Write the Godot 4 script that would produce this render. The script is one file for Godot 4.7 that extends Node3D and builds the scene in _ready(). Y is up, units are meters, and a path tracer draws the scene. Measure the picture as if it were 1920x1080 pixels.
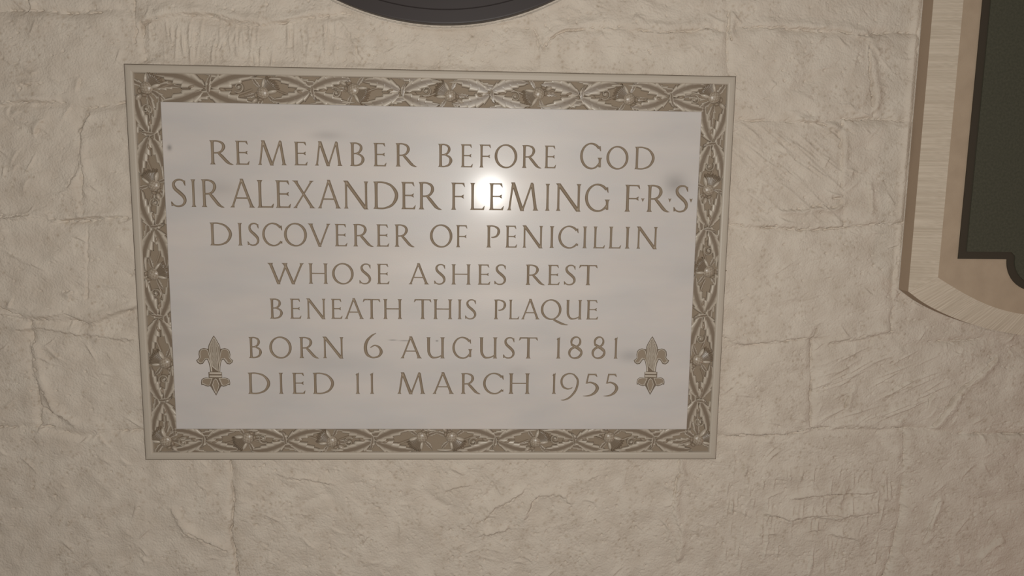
extends Node3D
# A carved marble wall plaque, a moulded stone tablet and a dark roundel on a limewashed ashlar wall, lit by a hand-held flash.
# Metres, y up. The wall's mean face is the plane z = 0, the viewer stands on the +z side.

const EYE := Vector3(0.07201676, 1.63072726, 1.1608254)
const FOCAL := 1385.0                       # in pixels of a 1920 x 1080 frame
const PLAQUE_W := 0.9144
const PLAQUE_H := 0.60815
const PLAQUE_Y := 1.5
const FACE_Z := 0.018                       # front of the marble plaque
const PANEL_X := 0.4064
const PANEL_LOW := 1.2470
const PANEL_TOP := 1.7503
const CARVE := 0.006                        # depth of the carved border
const FOOT := [0.0, 1.4770, 0.025, 1.4600, 0.055, 1.4448, 0.096, 1.4290, 0.140, 1.4170, 0.190, 1.4080, 0.245, 1.4025, 0.327, 1.4000]   # the tablet's bowed foot
const PX := 0.0008                          # about one photo pixel on the plaque

var look := Basis()
var rng := RandomNumberGenerator.new()
var M := {}


func _ready() -> void:
	rng.seed = 1881
	# ---------------------------------------------------------------- camera, surroundings, lamps, exposure
	look = Basis(Vector3(0.9991104972, 0.0140396931, 0.0397630649), Vector3(-0.0085658094, 0.9908593600, -0.1346267270), Vector3(-0.0412897230, 0.1341663733, 0.9900982492)).orthonormalized()
	var cam := Camera3D.new()
	cam.name = "camera"
	add_child(cam)
	cam.transform = Transform3D(look, EYE)
	cam.fov = rad_to_deg(2.0 * atan(540.0 / FOCAL))
	cam.near = 0.02
	cam.far = 50.0
	cam.current = true

	var env := Environment.new()
	env.background_mode = Environment.BG_COLOR
	env.background_color = Color(0.47, 0.451, 0.431)
	env.background_energy_multiplier = 0.96
	env.tonemap_mode = Environment.TONE_MAPPER_LINEAR
	env.tonemap_exposure = 1.0
	env.sdfgi_enabled = true
	env.ssao_enabled = true
	env.ssil_enabled = true
	var we := WorldEnvironment.new()
	we.name = "surroundings"
	we.environment = env
	add_child(we)

	var flash := OmniLight3D.new()
	flash.name = "phone_flash"
	add_child(flash)
	flash.position = EYE + Vector3(0.025, -0.011, 0.0)
	flash.light_color = Color(1.0, 0.995, 0.975)
	flash.light_energy = 0.765
	flash.light_size = 0.012
	flash.omni_range = 12.0
	flash.omni_attenuation = 2.0
	flash.shadow_enabled = true

	var warm := OmniLight3D.new()
	warm.name = "warm_floor_lamp"
	add_child(warm)
	warm.position = Vector3(1.75, 0.62, 0.62)
	warm.light_color = Color(1.0, 0.55, 0.35)
	warm.light_energy = 0.07
	warm.light_size = 0.06
	warm.omni_range = 12.0
	warm.omni_attenuation = 2.0
	warm.shadow_enabled = true

	make_materials()
	build_wall()
	build_plaque()
	build_tablet()
	build_roundel()


# -------------------------------------------------------------------- small helpers
func at(px: float, py: float, z: float) -> Vector3:
	# the point at height z off the wall that a photo pixel looks at
	var d: Vector3 = look * Vector3((px - 960.0) / FOCAL, -(py - 540.0) / FOCAL, -1.0)
	return EYE + d * ((z - EYE.z) / d.z)


func at2(px: float, py: float, z := 0.0) -> Vector2:
	var p := at(px, py, z)
	return Vector2(p.x, p.y)


func lin(r: int, g: int, b: int) -> Color:
	return Color8(r, g, b).srgb_to_linear()


class Shape:
	var v := PackedVector3Array()
	var n := PackedVector3Array()
	var c := PackedColorArray()
	var uv := PackedVector2Array()
	var ix := PackedInt32Array()

	func tint(cols: Array) -> void:
		for i in 3:
			c[c.size() - 3 + i] = cols[i]

	func tri(a: Vector3, b: Vector3, d: Vector3, toward: Vector3, col := Color.WHITE) -> void:
		var g := (b - a).cross(d - a)
		if g.length_squared() < 1e-20:
			return
		g = g.normalized()
		var k := v.size()
		if g.dot(toward) < 0.0:
			g = -g
			v.append_array([a, b, d])
		else:
			v.append_array([a, d, b])
		n.append_array([g, g, g])
		c.append_array([col, col, col])
		uv.append_array([Vector2.ZERO, Vector2.ZERO, Vector2.ZERO])
		ix.append_array([k, k + 1, k + 2])

	func quad(a: Vector3, b: Vector3, d: Vector3, e: Vector3, toward: Vector3, col := Color.WHITE) -> void:
		tri(a, b, d, toward, col)
		tri(a, d, e, toward, col)

	func box(lo: Vector3, hi: Vector3, col := Color.WHITE) -> void:
		for axis in 3:
			for s in 2:
				var u := (axis + 1) % 3
				var w := (axis + 2) % 3
				var p := []
				for k in [[0, 0], [1, 0], [1, 1], [0, 1]]:
					var q := lo
					q[axis] = hi[axis] if s else lo[axis]
					q[u] = hi[u] if k[0] else lo[u]
					q[w] = hi[w] if k[1] else lo[w]
					p.append(q)
				var t := Vector3.ZERO
				t[axis] = 1.0 if s else -1.0
				quad(p[0], p[1], p[2], p[3], t, col)

	func grid(p: Array, cols: Array, rows: int, across: int, toward: Vector3) -> void:
		# a smooth sheet of rows x across points (row by row)
		var k := v.size()
		var acc := PackedVector3Array()
		acc.resize(rows * across)
		var sum := Vector3.ZERO
		var tris := []
		for r in rows - 1:
			for q in across - 1:
				var a := r * across + q
				for t in [[a, a + 1, a + across + 1], [a, a + across + 1, a + across]]:
					var g: Vector3 = (p[t[1]] - p[t[0]]).cross(p[t[2]] - p[t[0]])
					sum += g
					for e in t:
						acc[e] += g
					tris.append(t)
		var flip := sum.dot(toward) < 0.0
		for i in rows * across:
			v.append(p[i])
			var g := -acc[i] if flip else acc[i]
			n.append(g.normalized() if g.length() > 0.0 else toward)
			c.append(cols[i])
			uv.append(Vector2.ZERO)
		for t in tris:
			if flip:
				ix.append_array([k + t[0], k + t[1], k + t[2]])
			else:
				ix.append_array([k + t[0], k + t[2], k + t[1]])

	func mesh() -> ArrayMesh:
		var a := []
		a.resize(Mesh.ARRAY_MAX)
		a[Mesh.ARRAY_VERTEX] = v
		a[Mesh.ARRAY_NORMAL] = n
		a[Mesh.ARRAY_COLOR] = c
		a[Mesh.ARRAY_TEX_UV] = uv
		a[Mesh.ARRAY_INDEX] = ix
		var m := ArrayMesh.new()
		m.add_surface_from_arrays(Mesh.PRIMITIVE_TRIANGLES, a)
		return m


func part(called: String, m: Mesh, mat: Material, parent: Node) -> MeshInstance3D:
	var o := MeshInstance3D.new()
	o.name = called
	o.mesh = m
	o.material_override = mat
	parent.add_child(o, true)
	return o


func thing(called: String, label: String, category: String) -> Node3D:
	var o := Node3D.new()
	o.name = called
	add_child(o, true)
	o.set_meta("label", label)
	o.set_meta("category", category)
	return o


# -------------------------------------------------------------------- materials
func noise_tex(side: int, freq: float, oct: int, seed_: int, ramp: Gradient = null, kind := FastNoiseLite.TYPE_SIMPLEX_SMOOTH) -> NoiseTexture2D:
	var f := FastNoiseLite.new()
	f.noise_type = kind
	f.seed = seed_
	f.frequency = freq
	f.fractal_octaves = oct
	var t := NoiseTexture2D.new()
	t.width = side
	t.height = side
	t.seamless = true
	t.noise = f
	if ramp:
		t.color_ramp = ramp
	return t


func ramp(a: Color, b: Color, mid := Color(0, 0, 0, 0)) -> Gradient:
	var g := Gradient.new()
	g.set_color(0, a)
	g.set_color(1, b)
	if mid.a > 0.0:
		g.add_point(0.5, mid)
	return g


func surface(called: String, col: Color, rough: float, spec := 0.5) -> StandardMaterial3D:
	var m := StandardMaterial3D.new()
	m.resource_name = called
	m.albedo_color = col
	m.roughness = rough
	m.metallic_specular = spec
	return m


func triplanar(m: StandardMaterial3D, s: float) -> void:
	m.uv1_triplanar = true
	m.uv1_world_triplanar = true
	m.uv1_scale = Vector3(s, s, s)


func make_materials() -> void:
	var fine := noise_tex(1024, 0.07, 4, 3)
	var grain := noise_tex(512, 0.25, 2, 9)
	# limewash over rough stone
	var w := surface("limewash", Color.WHITE, 0.72, 0.35)
	w.albedo_texture = noise_tex(1024, 0.006, 5, 21, ramp(Color8(199, 185, 169), Color8(216, 204, 189), Color8(208, 195, 180)))
	w.heightmap_enabled = true
	w.heightmap_texture = fine
	w.heightmap_scale = 0.09
	triplanar(w, 3.1)
	w.vertex_color_use_as_albedo = true
	M.wash = w
	# polished marble face, veins computed on the panel's own size
	var m := surface("polished_marble", Color.WHITE, 0.42, 0.42)
	m.albedo_texture = marble_face()
	m.heightmap_enabled = true
	m.heightmap_texture = noise_tex(1024, 0.42, 1, 14)
	m.heightmap_scale = 0.0045
	m.clearcoat_enabled = true
	m.clearcoat = 0.14
	m.clearcoat_roughness = 0.15
	M.marble = m
	var e := surface("weathered_marble", Color8(184, 172, 157), 0.5)
	e.heightmap_enabled = true
	e.heightmap_texture = grain
	e.heightmap_scale = 0.008
	triplanar(e, 9.0)
	M.edge = e
	M.grime = surface("grime_line", Color8(112, 98, 84), 0.8, 0.3)
	# carved work: umber wash in the ground, marble left bare on the tops (vertex colours)
	var cv := surface("carved_marble", Color.WHITE, 0.36, 0.55)
	cv.vertex_color_use_as_albedo = true
	M.carved = cv
	var gr := surface("umber_ground", Color8(146, 130, 112), 0.7, 0.3)
	gr.heightmap_enabled = true
	gr.heightmap_texture = grain
	gr.heightmap_scale = 0.03
	triplanar(gr, 7.0)
	M.ground = gr
	M.paint = surface("umber_letter_paint", Color.WHITE, 0.55, 0.4)
	M.paint.vertex_color_use_as_albedo = true
	# the tablet
	var t := surface("tablet_stone", Color.WHITE, 0.7, 0.3)
	t.albedo_texture = noise_tex(512, 0.012, 4, 31, ramp(Color8(174, 153, 131), Color8(184, 163, 140)))
	t.heightmap_enabled = true
	t.heightmap_texture = grain
	t.heightmap_scale = 0.012
	triplanar(t, 4.0)
	M.tablet = t
	var tt := surface("tooled_stone", Color.WHITE, 0.75, 0.3)
	tt.vertex_color_use_as_albedo = true
	M.tooled = tt
	M.tablet_side = surface("tablet_side_stone", Color8(164, 144, 124), 0.75, 0.3)
	var d := surface("dark_green_slate", Color.WHITE, 0.5, 0.4)
	d.albedo_texture = noise_tex(512, 0.08, 4, 41, ramp(Color8(68, 67, 54), Color8(84, 81, 67), Color8(76, 74, 61)))
	d.heightmap_enabled = true
	d.heightmap_texture = grain
	d.heightmap_scale = 0.006
	triplanar(d, 5.0)
	M.slate = d
	M.slate_edge = surface("dark_slate_margin", Color8(68, 60, 50), 0.6, 0.3)
	M.roundel = surface("dark_bronze", Color8(60, 53, 52), 0.45, 0.4)
	M.core = surface("wall_core", Color8(190, 172, 150), 0.9, 0.2)


func marble_face() -> ImageTexture:
	var w := 1024
	var h := 634
	var im := Image.create(w, h, false, Image.FORMAT_RGB8)
	var cloud := FastNoiseLite.new()
	cloud.noise_type = FastNoiseLite.TYPE_SIMPLEX_SMOOTH
	cloud.seed = 5
	cloud.frequency = 0.006
	cloud.fractal_octaves = 4
	var streak := FastNoiseLite.new()
	streak.noise_type = FastNoiseLite.TYPE_SIMPLEX_SMOOTH
	streak.seed = 8
	streak.frequency = 0.011
	streak.fractal_octaves = 3
	# grey smudges of the marble: x, y, half length, half height (0..1 of the panel's width), strength
	var smudges := [[0.955, 0.135, 0.022, 0.018, 0.16], [0.30, 0.055, 0.028, 0.008, 0.08], [0.10, 0.155, 0.05, 0.016, 0.07], [0.012, 0.082, 0.004, 0.005, 0.25], [0.88, 0.47, 0.02, 0.012, 0.08],
		[0.94, 0.47, 0.012, 0.006, 0.10], [0.40, 0.075, 0.06, 0.03, 0.03], [0.60, 0.17, 0.05, 0.02, -0.04], [0.5, 0.30, 0.09, 0.02, -0.04], [0.62, 0.36, 0.1, 0.02, -0.04], [0.25, 0.48, 0.09, 0.02, 0.05],
		[0.418, 0.4405, 0.007, 0.0009, 0.30], [0.441, 0.4415, 0.010, 0.0009, 0.25], [0.503, 0.4415, 0.0022, 0.0012, 0.35], [0.66, 0.50, 0.02, 0.010, 0.04]]
	for y in h:
		for x in w:
			var a := cloud.get_noise_2d(x * 0.7, y * 1.6)
			var b := streak.get_noise_2d(x * 0.25 + y * 0.2, y * 1.3 + 300.0)
			var g := 1.0 + 0.024 * a + 0.02 * b
			for s in smudges:
				var dx: float = (x / 1024.0 - s[0]) / s[2]
				var dy: float = (y / 1024.0 - s[1]) / s[3]
				var q := dx * dx + dy * dy
				if q < 6.0:
					g -= s[4] * exp(-q)
			var warm := 0.012 * a
			im.set_pixel(x, y, Color(0.783 * g * (1.0 + warm), 0.751 * g, 0.729 * g * (1.0 - warm)))
	return ImageTexture.create_from_image(im)


# -------------------------------------------------------------------- the wall
var wx0 := -0.78
var wy0 := 0.92
var cell := 0.0014
var wn := 1337
var wm := 761
var hgt := PackedFloat32Array()
var cut := PackedFloat32Array()
var flaked := PackedFloat32Array()     # how far the limewash is worn off
var course_px := []       # long joints, left to right, photo pixels
var upright_px := []      # upright joints of each course
var course := []          # the same in metres on the wall
var upright := []
var wob := FastNoiseLite.new()


func trace(a: Array) -> PackedVector2Array:
	var r := PackedVector2Array()
	for i in range(0, a.size(), 2):
		r.append(at2(a[i], a[i + 1]))
	return r


func course_y(k: int, x: float) -> float:
	var p: PackedVector2Array = course[k]
	var y := p[p.size() - 1].y
	if x <= p[0].x:
		y = p[0].y
	else:
		for i in p.size() - 1:
			if x < p[i + 1].x:
				y = lerpf(p[i].y, p[i + 1].y, (x - p[i].x) / (p[i + 1].x - p[i].x))
				break
	return y + 0.0035 * wob.get_noise_2d(x * 1000.0, k * 77.0)


func upright_x(k: int, j: int, y: float) -> float:
	var p: PackedVector2Array = upright[k][j]
	var x := p[p.size() - 1].x
	if y >= p[0].y:
		x = p[0].x
	else:
		for i in p.size() - 1:
			if y > p[i + 1].y:
				x = lerpf(p[i].x, p[i + 1].x, (y - p[i].y) / (p[i + 1].y - p[i].y))
				break
	return x + 0.003 * wob.get_noise_2d(j * 91.0 + 500.0, y * 1000.0)


func stone_of(x: float, y: float) -> int:
	var k := 0
	while k < course.size() and y < course_y(k, x):
		k += 1
	var j := 0
	for q in upright[k].size():
		if x > upright_x(k, q, y):
			j = q + 1
	return k * 16 + j


func groove(x: float, y: float, deep: float, wide: float) -> void:
	# a rounded channel, kept as the deepest of all that overlap
	var r := wide * 2.6
	var i0 := maxi(0, int((x - r - wx0) / cell))
	var i1 := mini(wn, int((x + r - wx0) / cell) + 1)
	var j0 := maxi(0, int((y - r - wy0) / cell))
	var j1 := mini(wm, int((y + r - wy0) / cell) + 1)
	var inv := 1.0 / (wide * wide)
	for j in range(j0, j1 + 1):
		var dy := wy0 + j * cell - y
		var row := j * (wn + 1)
		for i in range(i0, i1 + 1):
			var dx := wx0 + i * cell - x
			var d := 1.75 * deep * exp(-(dx * dx + dy * dy) * inv)
			if d > cut[row + i]:
				cut[row + i] = d


func fleck(x: float, y: float, r: float, strength: float) -> void:
	var i0 := maxi(0, int((x - 2.0 * r - wx0) / cell))
	var i1 := mini(wn, int((x + 2.0 * r - wx0) / cell) + 1)
	var j0 := maxi(0, int((y - 2.0 * r - wy0) / cell))
	var j1 := mini(wm, int((y + 2.0 * r - wy0) / cell) + 1)
	for j in range(j0, j1 + 1):
		for i in range(i0, i1 + 1):
			var d := Vector2(wx0 + i * cell - x, wy0 + j * cell - y).length_squared() / (r * r)
			if d < 4.0:
				var at_ := j * (wn + 1) + i
				flaked[at_] = maxf(flaked[at_], strength * exp(-d))


func dab(x: float, y: float, long: float, wide: float, ang: float, rise: float, step: float) -> void:
	# a tool mark or swelling: an elongated bump; with step > 0 one flank breaks off sharply
	var r := maxf(long, wide) * 2.2
	var i0 := maxi(0, int((x - r - wx0) / cell))
	var i1 := mini(wn, int((x + r - wx0) / cell) + 1)
	var j0 := maxi(0, int((y - r - wy0) / cell))
	var j1 := mini(wm, int((y + r - wy0) / cell) + 1)
	var ca := cos(ang)
	var sa := sin(ang)
	for j in range(j0, j1 + 1):
		var dy := wy0 + j * cell - y
		var row := j * (wn + 1)
		for i in range(i0, i1 + 1):
			var dx := wx0 + i * cell - x
			var u := (dx * ca + dy * sa) / long
			var w := (dy * ca - dx * sa) / wide
			var q := u * u + w * w
			if q < 5.0:
				var f := exp(-q)
				if step > 0.0:
					f *= smoothstep(-step, step, w + 0.25 * u * u)
				hgt[row + i] += rise * f * 2.1


func ledge(a: Array, drop: float, wide: float, deep := 0.0012) -> void:
	# a broken edge traced along the stone: the ground falls away below (right of the line's direction), with a fine crease
	var p := trace(a)
	for i in p.size() - 1:
		var s := p[i]
		var e := p[i + 1]
		var len := s.distance_to(e)
		var steps := maxi(1, int(len / 0.001))
		var ang := (e - s).angle()
		for k in steps:
			var t := (k + 0.5) / steps
			var q := s.lerp(e, t)
			q += Vector2(wob.get_noise_2d(q.x * 2500.0, q.y * 2500.0), wob.get_noise_2d(q.x * 2500.0 + 900.0, q.y * 2500.0)) * 0.003
			var amp := 0.55 + 0.6 * wob.get_noise_2d(q.x * 900.0 + 40.0, q.y * 900.0)
			if k % 2 == 0:
				dab(q.x, q.y, 0.006, wide, ang, drop * amp * 0.50, 0.10)
			var b := wob.get_noise_2d(q.x * 4200.0 + 70.0, q.y * 4200.0)
			groove(q.x + 0.0016 * b, q.y + 0.0016 * b, 2.0 * deep * clampf(amp + 0.5 * b, 0.0, 1.3), 0.0012 + 0.001 * absf(b))


func crease(a: Array, deep: float, wide := 0.0013) -> void:
	# an open crack or unfilled joint, wandering a little
	var p := trace(a)
	for i in p.size() - 1:
		var s := p[i]
		var e := p[i + 1]
		var len := s.distance_to(e)
		var steps := maxi(1, int(len / 0.0008))
		var side := (e - s).orthogonal().normalized()
		for k in steps:
			var q := s.lerp(e, k / float(steps))
			var w := wob.get_noise_2d(q.x * 2600.0 + 15.0, q.y * 2600.0 + 44.0)
			var w2 := wob.get_noise_2d(q.x * 1100.0 + 415.0, q.y * 1100.0 + 44.0)
			q += side * (0.0022 * w)
			groove(q.x, q.y, deep * clampf(0.85 + 0.9 * w2, 0.25, 1.2), wide * (1.0 + 0.5 * w2))


func build_wall() -> void:
	wob.noise_type = FastNoiseLite.TYPE_SIMPLEX_SMOOTH
	wob.seed = 4
	wob.frequency = 0.02
	wob.fractal_octaves = 3
	course_px = [
		[-400, 22, 50, 20, 130, 24, 230, 15, 262, 40, 285, 35, 340, 25, 400, 28, 450, 42, 490, 47, 540, 38, 640, 25, 820, 30, 960, 48, 1001, 53, 1018, 88, 1034, 72, 1054, 59, 1098, 53, 1184, 53, 1237, 61, 1335, 53, 1365, 60, 1396, 51, 1571, 57, 1628, 70, 1640, 61, 1705, 61, 2300, 60],
		[-400, 192, 110, 192, 150, 203, 230, 193, 700, 200, 1384, 224, 1530, 228, 1587, 224, 1705, 226, 2300, 228],
		[-400, 407, 0, 407, 53, 403, 120, 417, 240, 407, 800, 400, 1392, 424, 1530, 428, 1683, 418, 2300, 420],
		[-400, 580, 0, 580, 67, 598, 173, 607, 253, 580, 800, 600, 1359, 635, 1398, 647, 1527, 633, 1558, 643, 1620, 633, 1674, 622, 1698, 649, 1768, 641, 1877, 637, 1920, 664, 2300, 650],
		[-400, 803, 0, 803, 67, 800, 160, 820, 267, 807, 800, 810, 1348, 817, 1472, 815, 1527, 804, 1698, 802, 1800, 815, 1920, 815, 2300, 812],
	]
	upright_px = [
		[[248, -200, 250, 30], [760, -200, 760, 30], [1366, -200, 1366, 60]],
		[[258, 0, 268, 118, 272, 200], [1003, 40, 1012, 90, 1004, 230], [1367, 25, 1364, 75, 1366, 230], [1628, 68, 1634, 134, 1638, 226]],
		[[163, 200, 147, 250, 151, 313, 153, 420], [640, 200, 640, 420], [1110, 200, 1110, 420], [1579, 226, 1579, 350, 1584, 430]],
		[[420, 400, 420, 610], [980, 400, 980, 620], [1690, 400, 1674, 571, 1670, 640]],
		[[52, 590, 60, 640, 67, 707, 73, 810], [560, 590, 560, 815], [1060, 590, 1060, 815], [1523, 630, 1521, 810]],
		[[430, 805, 432, 864, 437, 935, 433, 998, 447, 1080, 450, 1400], [1696, 805, 1696, 873, 1689, 971, 1672, 1039, 1655, 1090, 1640, 1400]],
	]
	for a in course_px:
		course.append(trace(a))
	for u in upright_px:
		var l := []
		for a in u:
			l.append(trace(a))
		upright.append(l)
	hgt.resize((wn + 1) * (wm + 1))
	cut.resize((wn + 1) * (wm + 1))
	flaked.resize((wn + 1) * (wm + 1))
	# the general unevenness of hammered, limewashed stone
	var big := FastNoiseLite.new()
	big.noise_type = FastNoiseLite.TYPE_SIMPLEX_SMOOTH
	big.seed = 11
	big.frequency = 0.013
	big.fractal_octaves = 4
	big.fractal_gain = 0.45
	for j in wm + 1:
		for i in wn + 1:
			var x := i * cell * 1000.0
			var y := j * cell * 1000.0
			hgt[j * (wn + 1) + i] = 0.0030 * big.get_noise_2d(x, y)
	wall_marks()
	# long and upright joints: a soft hollow, and in it a broken crease
	for k in course.size():
		var x := wx0
		var n := 0
		while x < wx0 + wn * cell:
			var y := course_y(k, x)
			var a := 0.5 + 0.9 * wob.get_noise_2d(x * 700.0, 60.0 + k * 40.0)
			var b := wob.get_noise_2d(x * 4200.0, 900.0 + k * 40.0)
			if n % 4 == 0:
				groove(x, y, 0.0020 * clampf(a + 0.4, 0.2, 1.2), 0.0065)
			if a + 0.5 * b > 0.22:
				groove(x, y + 0.0022 * b, 0.0046 * clampf(a + 0.5 * b, 0.0, 1.1), 0.0014 + 0.0012 * absf(b))
			x += 0.0009
			n += 1
	for k in upright.size():
		for j in upright[k].size():
			var top: float = 2.0
			var x_mid: float = upright[k][j][0].x
			if k > 0:
				top = course_y(k - 1, x_mid)
			var low: float = course_y(k, x_mid) if k < course.size() else wy0
			var y := low
			var n := 0
			while y < top:
				var x := upright_x(k, j, y)
				var a := 0.5 + 0.9 * wob.get_noise_2d(33.0 + k * 50.0 + j * 20.0, y * 700.0)
				var b := wob.get_noise_2d(533.0 + k * 50.0 + j * 20.0, y * 4200.0)
				if n % 4 == 0:
					groove(x, y, 0.0017 * clampf(a + 0.4, 0.2, 1.2), 0.0065)
				if a + 0.5 * b > 0.22:
					groove(x + 0.0022 * b, y, 0.0044 * clampf(a + 0.5 * b, 0.0, 1.1), 0.0014 + 0.0012 * absf(b))
				y += 0.0009
				n += 1
	raise_wall()


func wall_marks() -> void:
	# soft swellings that each stone is dressed to
	for i in 420:
		var x := rng.randf_range(wx0, wx0 + wn * cell)
		var y := rng.randf_range(wy0, wy0 + wm * cell)
		dab(x, y, rng.randf_range(0.012, 0.04), rng.randf_range(0.006, 0.016), rng.randf_range(-0.9, 0.9), rng.randf_range(-0.0016, 0.0012), 0.0)
	# chisel flakes with one sharp flank
	for i in 900:
		var x := rng.randf_range(wx0, wx0 + wn * cell)
		var y := rng.randf_range(wy0, wy0 + wm * cell)
		var a := rng.randf_range(-1.1, 0.2) if rng.randf() < 0.6 else rng.randf_range(0.3, 1.6)
		dab(x, y, rng.randf_range(0.005, 0.014), rng.randf_range(0.0025, 0.006), a + (PI if rng.randf() < 0.4 else 0.0), rng.randf_range(0.0004, 0.0014), 0.25)
	# pits, thickest on the stones above and below the plaque
	for i in 22000:
		var x := rng.randf_range(wx0, wx0 + wn * cell)
		var y := rng.randf_range(wy0, wy0 + wm * cell)
		var thick := 0.25
		if (y > 1.79 and x > -0.44 and x < 0.33) or (y < 1.19 and x > -0.3):
			thick = 1.0
		elif x > 0.46:
			thick = 0.6 if y > 1.2 else 1.0
		if rng.randf() > thick:
			continue
		if i % 3 > 0:
			dab(x, y, rng.randf_range(0.0016, 0.0042), rng.randf_range(0.0009, 0.0014), rng.randf_range(-1.0, 0.3), rng.randf_range(-0.0010, -0.0003), 0.3)
		else:
			groove(x, y, rng.randf_range(0.0005, 0.0018), rng.randf_range(0.0008, 0.0019))
	# specks where the limewash has flaked to the darker stone, in drifts
	for i in 26000:
		var x := rng.randf_range(wx0, wx0 + wn * cell)
		var y := rng.randf_range(wy0, wy0 + wm * cell)
		var drift := wob.get_noise_2d(x * 420.0 + 3000.0, y * 420.0) + wob.get_noise_2d(x * 1700.0, y * 1700.0 + 3000.0) * 0.6
		if (y > 1.79 and x > -0.44 and x < 0.33) or (y < 1.19 and x > -0.3) or (x > 0.46 and y < 1.6):
			drift += 0.16
		if drift > 0.16:
			fleck(x, y, rng.randf_range(0.0009, 0.0022), rng.randf_range(0.25, 0.75))
	# upright tooling over the stone above the plaque's left half
	for i in 46:
		var p := at2(rng.randf_range(275, 640), rng.randf_range(52, 118))
		dab(p.x, p.y, rng.randf_range(0.008, 0.018), rng.randf_range(0.002, 0.0035), PI / 2 + rng.randf_range(-0.15, 0.15), rng.randf_range(0.0008, 0.0018), 0.3)
	# slanting chisel drags on the stone right of the plaque
	for i in 60:
		var p := at2(rng.randf_range(1385, 1570), rng.randf_range(240, 410))
		dab(p.x, p.y, rng.randf_range(0.012, 0.03), rng.randf_range(0.002, 0.0032), -0.62 + rng.randf_range(-0.12, 0.12), rng.randf_range(0.0005, 0.0012), 0.3)
	for i in 40:
		var p := at2(rng.randf_range(1540, 1760), rng.randf_range(660, 790))
		dab(p.x, p.y, rng.randf_range(0.012, 0.035), rng.randf_range(0.002, 0.004), 0.45 + rng.randf_range(-0.15, 0.15), rng.randf_range(0.0005, 0.0012), 0.3)
	# upright comb marks low on the right
	for i in 90:
		var p := at2(rng.randf_range(1360, 1680), rng.randf_range(880, 1070))
		dab(p.x, p.y, rng.randf_range(0.006, 0.014), rng.randf_range(0.0018, 0.003), PI / 2 + rng.randf_range(-0.12, 0.12), rng.randf_range(0.0007, 0.0016), 0.3)
	# broken edges that the photograph shows one by one
	ledge([265, 42, 285, 36, 340, 26, 400, 29, 450, 43, 490, 48, 540, 39, 600, 30], 0.0022, 0.010)
	ledge([1018, 90, 1036, 70, 1056, 58, 1098, 53, 1184, 53, 1237, 62, 1335, 53], 0.0024, 0.012)
	ledge([1396, 51, 1480, 52, 1571, 57, 1628, 72], 0.0020, 0.010)
	ledge([1628, 72, 1632, 134, 1640, 160, 1638, 205], 0.0022, 0.009)
	ledge([1500, 226, 1545, 232, 1576, 246, 1580, 290, 1579, 350], 0.0020, 0.008)
	ledge([1380, 424, 1450, 425, 1520, 432, 1600, 425, 1690, 418], 0.0022, 0.010)
	ledge([1562, 370, 1578, 372, 1581, 382, 1565, 392, 1540, 388, 1490, 396, 1460, 392], 0.0018, 0.007)
	ledge([1625, 345, 1632, 372, 1628, 400], 0.0014, 0.007)
	ledge([1869, 672, 1838, 700, 1803, 731, 1785, 762, 1752, 800], 0.0020, 0.010)
	ledge([1600, 725, 1590, 745, 1587, 765], 0.0014, 0.008)
	ledge([1750, 735, 1742, 750, 1736, 770], 0.0014, 0.008)
	ledge([1274, 864, 1270, 900, 1262, 930, 1262, 965, 1275, 1000, 1268, 1050], 0.0018, 0.009)
	ledge([1350, 818, 1420, 816, 1472, 815, 1500, 812, 1527, 805, 1600, 803, 1690, 802], 0.0022, 0.009)
	ledge([1360, 636, 1398, 647, 1460, 640, 1527, 634], 0.0018, 0.008)
	ledge([1558, 643, 1620, 634, 1674, 622], 0.0018, 0.008)
	ledge([1490, 935, 1550, 930, 1610, 928, 1640, 925], 0.0020, 0.009)
	ledge([1440, 965, 1480, 978, 1530, 968, 1570, 975, 1600, 968, 1645, 962], 0.0022, 0.010)
	ledge([1560, 1004, 1590, 1008, 1612, 1016], 0.0018, 0.008)
	ledge([1760, 935, 1740, 985, 1735, 1015], 0.0020, 0.010)
	ledge([1795, 1040, 1795, 1058, 1812, 1066], 0.0016, 0.007)
	ledge([1840, 1050, 1860, 1030, 1880, 1018], 0.0018, 0.009)
	ledge([985, 975, 1000, 940, 1012, 930, 1050, 930, 1070, 945], 0.0020, 0.010)
	ledge([910, 975, 925, 955, 950, 945, 985, 918], 0.0018, 0.009)
	ledge([900, 1005, 930, 1000, 958, 990], 0.0018, 0.009)
	ledge([835, 925, 850, 915, 880, 912], 0.0012, 0.006)
	ledge([520, 895, 560, 900, 620, 908], 0.0012, 0.006)
	ledge([320, 955, 345, 1000, 390, 1020, 425, 1035], 0.0022, 0.010)
	ledge([150, 300, 140, 330, 125, 350], 0.0014, 0.008)
	ledge([165, 215, 147, 245, 150, 275, 151, 318, 140, 332], 0.0018, 0.008)
	ledge([65, 250, 72, 236, 84, 222], 0.0018, 0.009)
	ledge([143, 170, 146, 158, 152, 150], 0.0014, 0.007)
	ledge([0, 196, 40, 190, 75, 190, 108, 193], 0.0018, 0.008)
	ledge([40, 158, 60, 157, 78, 156], 0.0012, 0.006)
	ledge([0, 588, 60, 600, 120, 590, 176, 608, 200, 590, 255, 576], 0.0022, 0.010)
	ledge([30, 620, 60, 615, 130, 625, 250, 640], 0.0016, 0.009)
	ledge([57, 640, 62, 690, 72, 720, 95, 770, 140, 800], 0.0022, 0.010)
	ledge([130, 560, 140, 548, 120, 548], 0.0014, 0.007)
	ledge([0, 407, 30, 412, 60, 404, 100, 414, 130, 410, 180, 408, 240, 407], 0.0022, 0.009)
	ledge([52, 0, 55, 12, 48, 22], 0.0018, 0.008)
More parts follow.
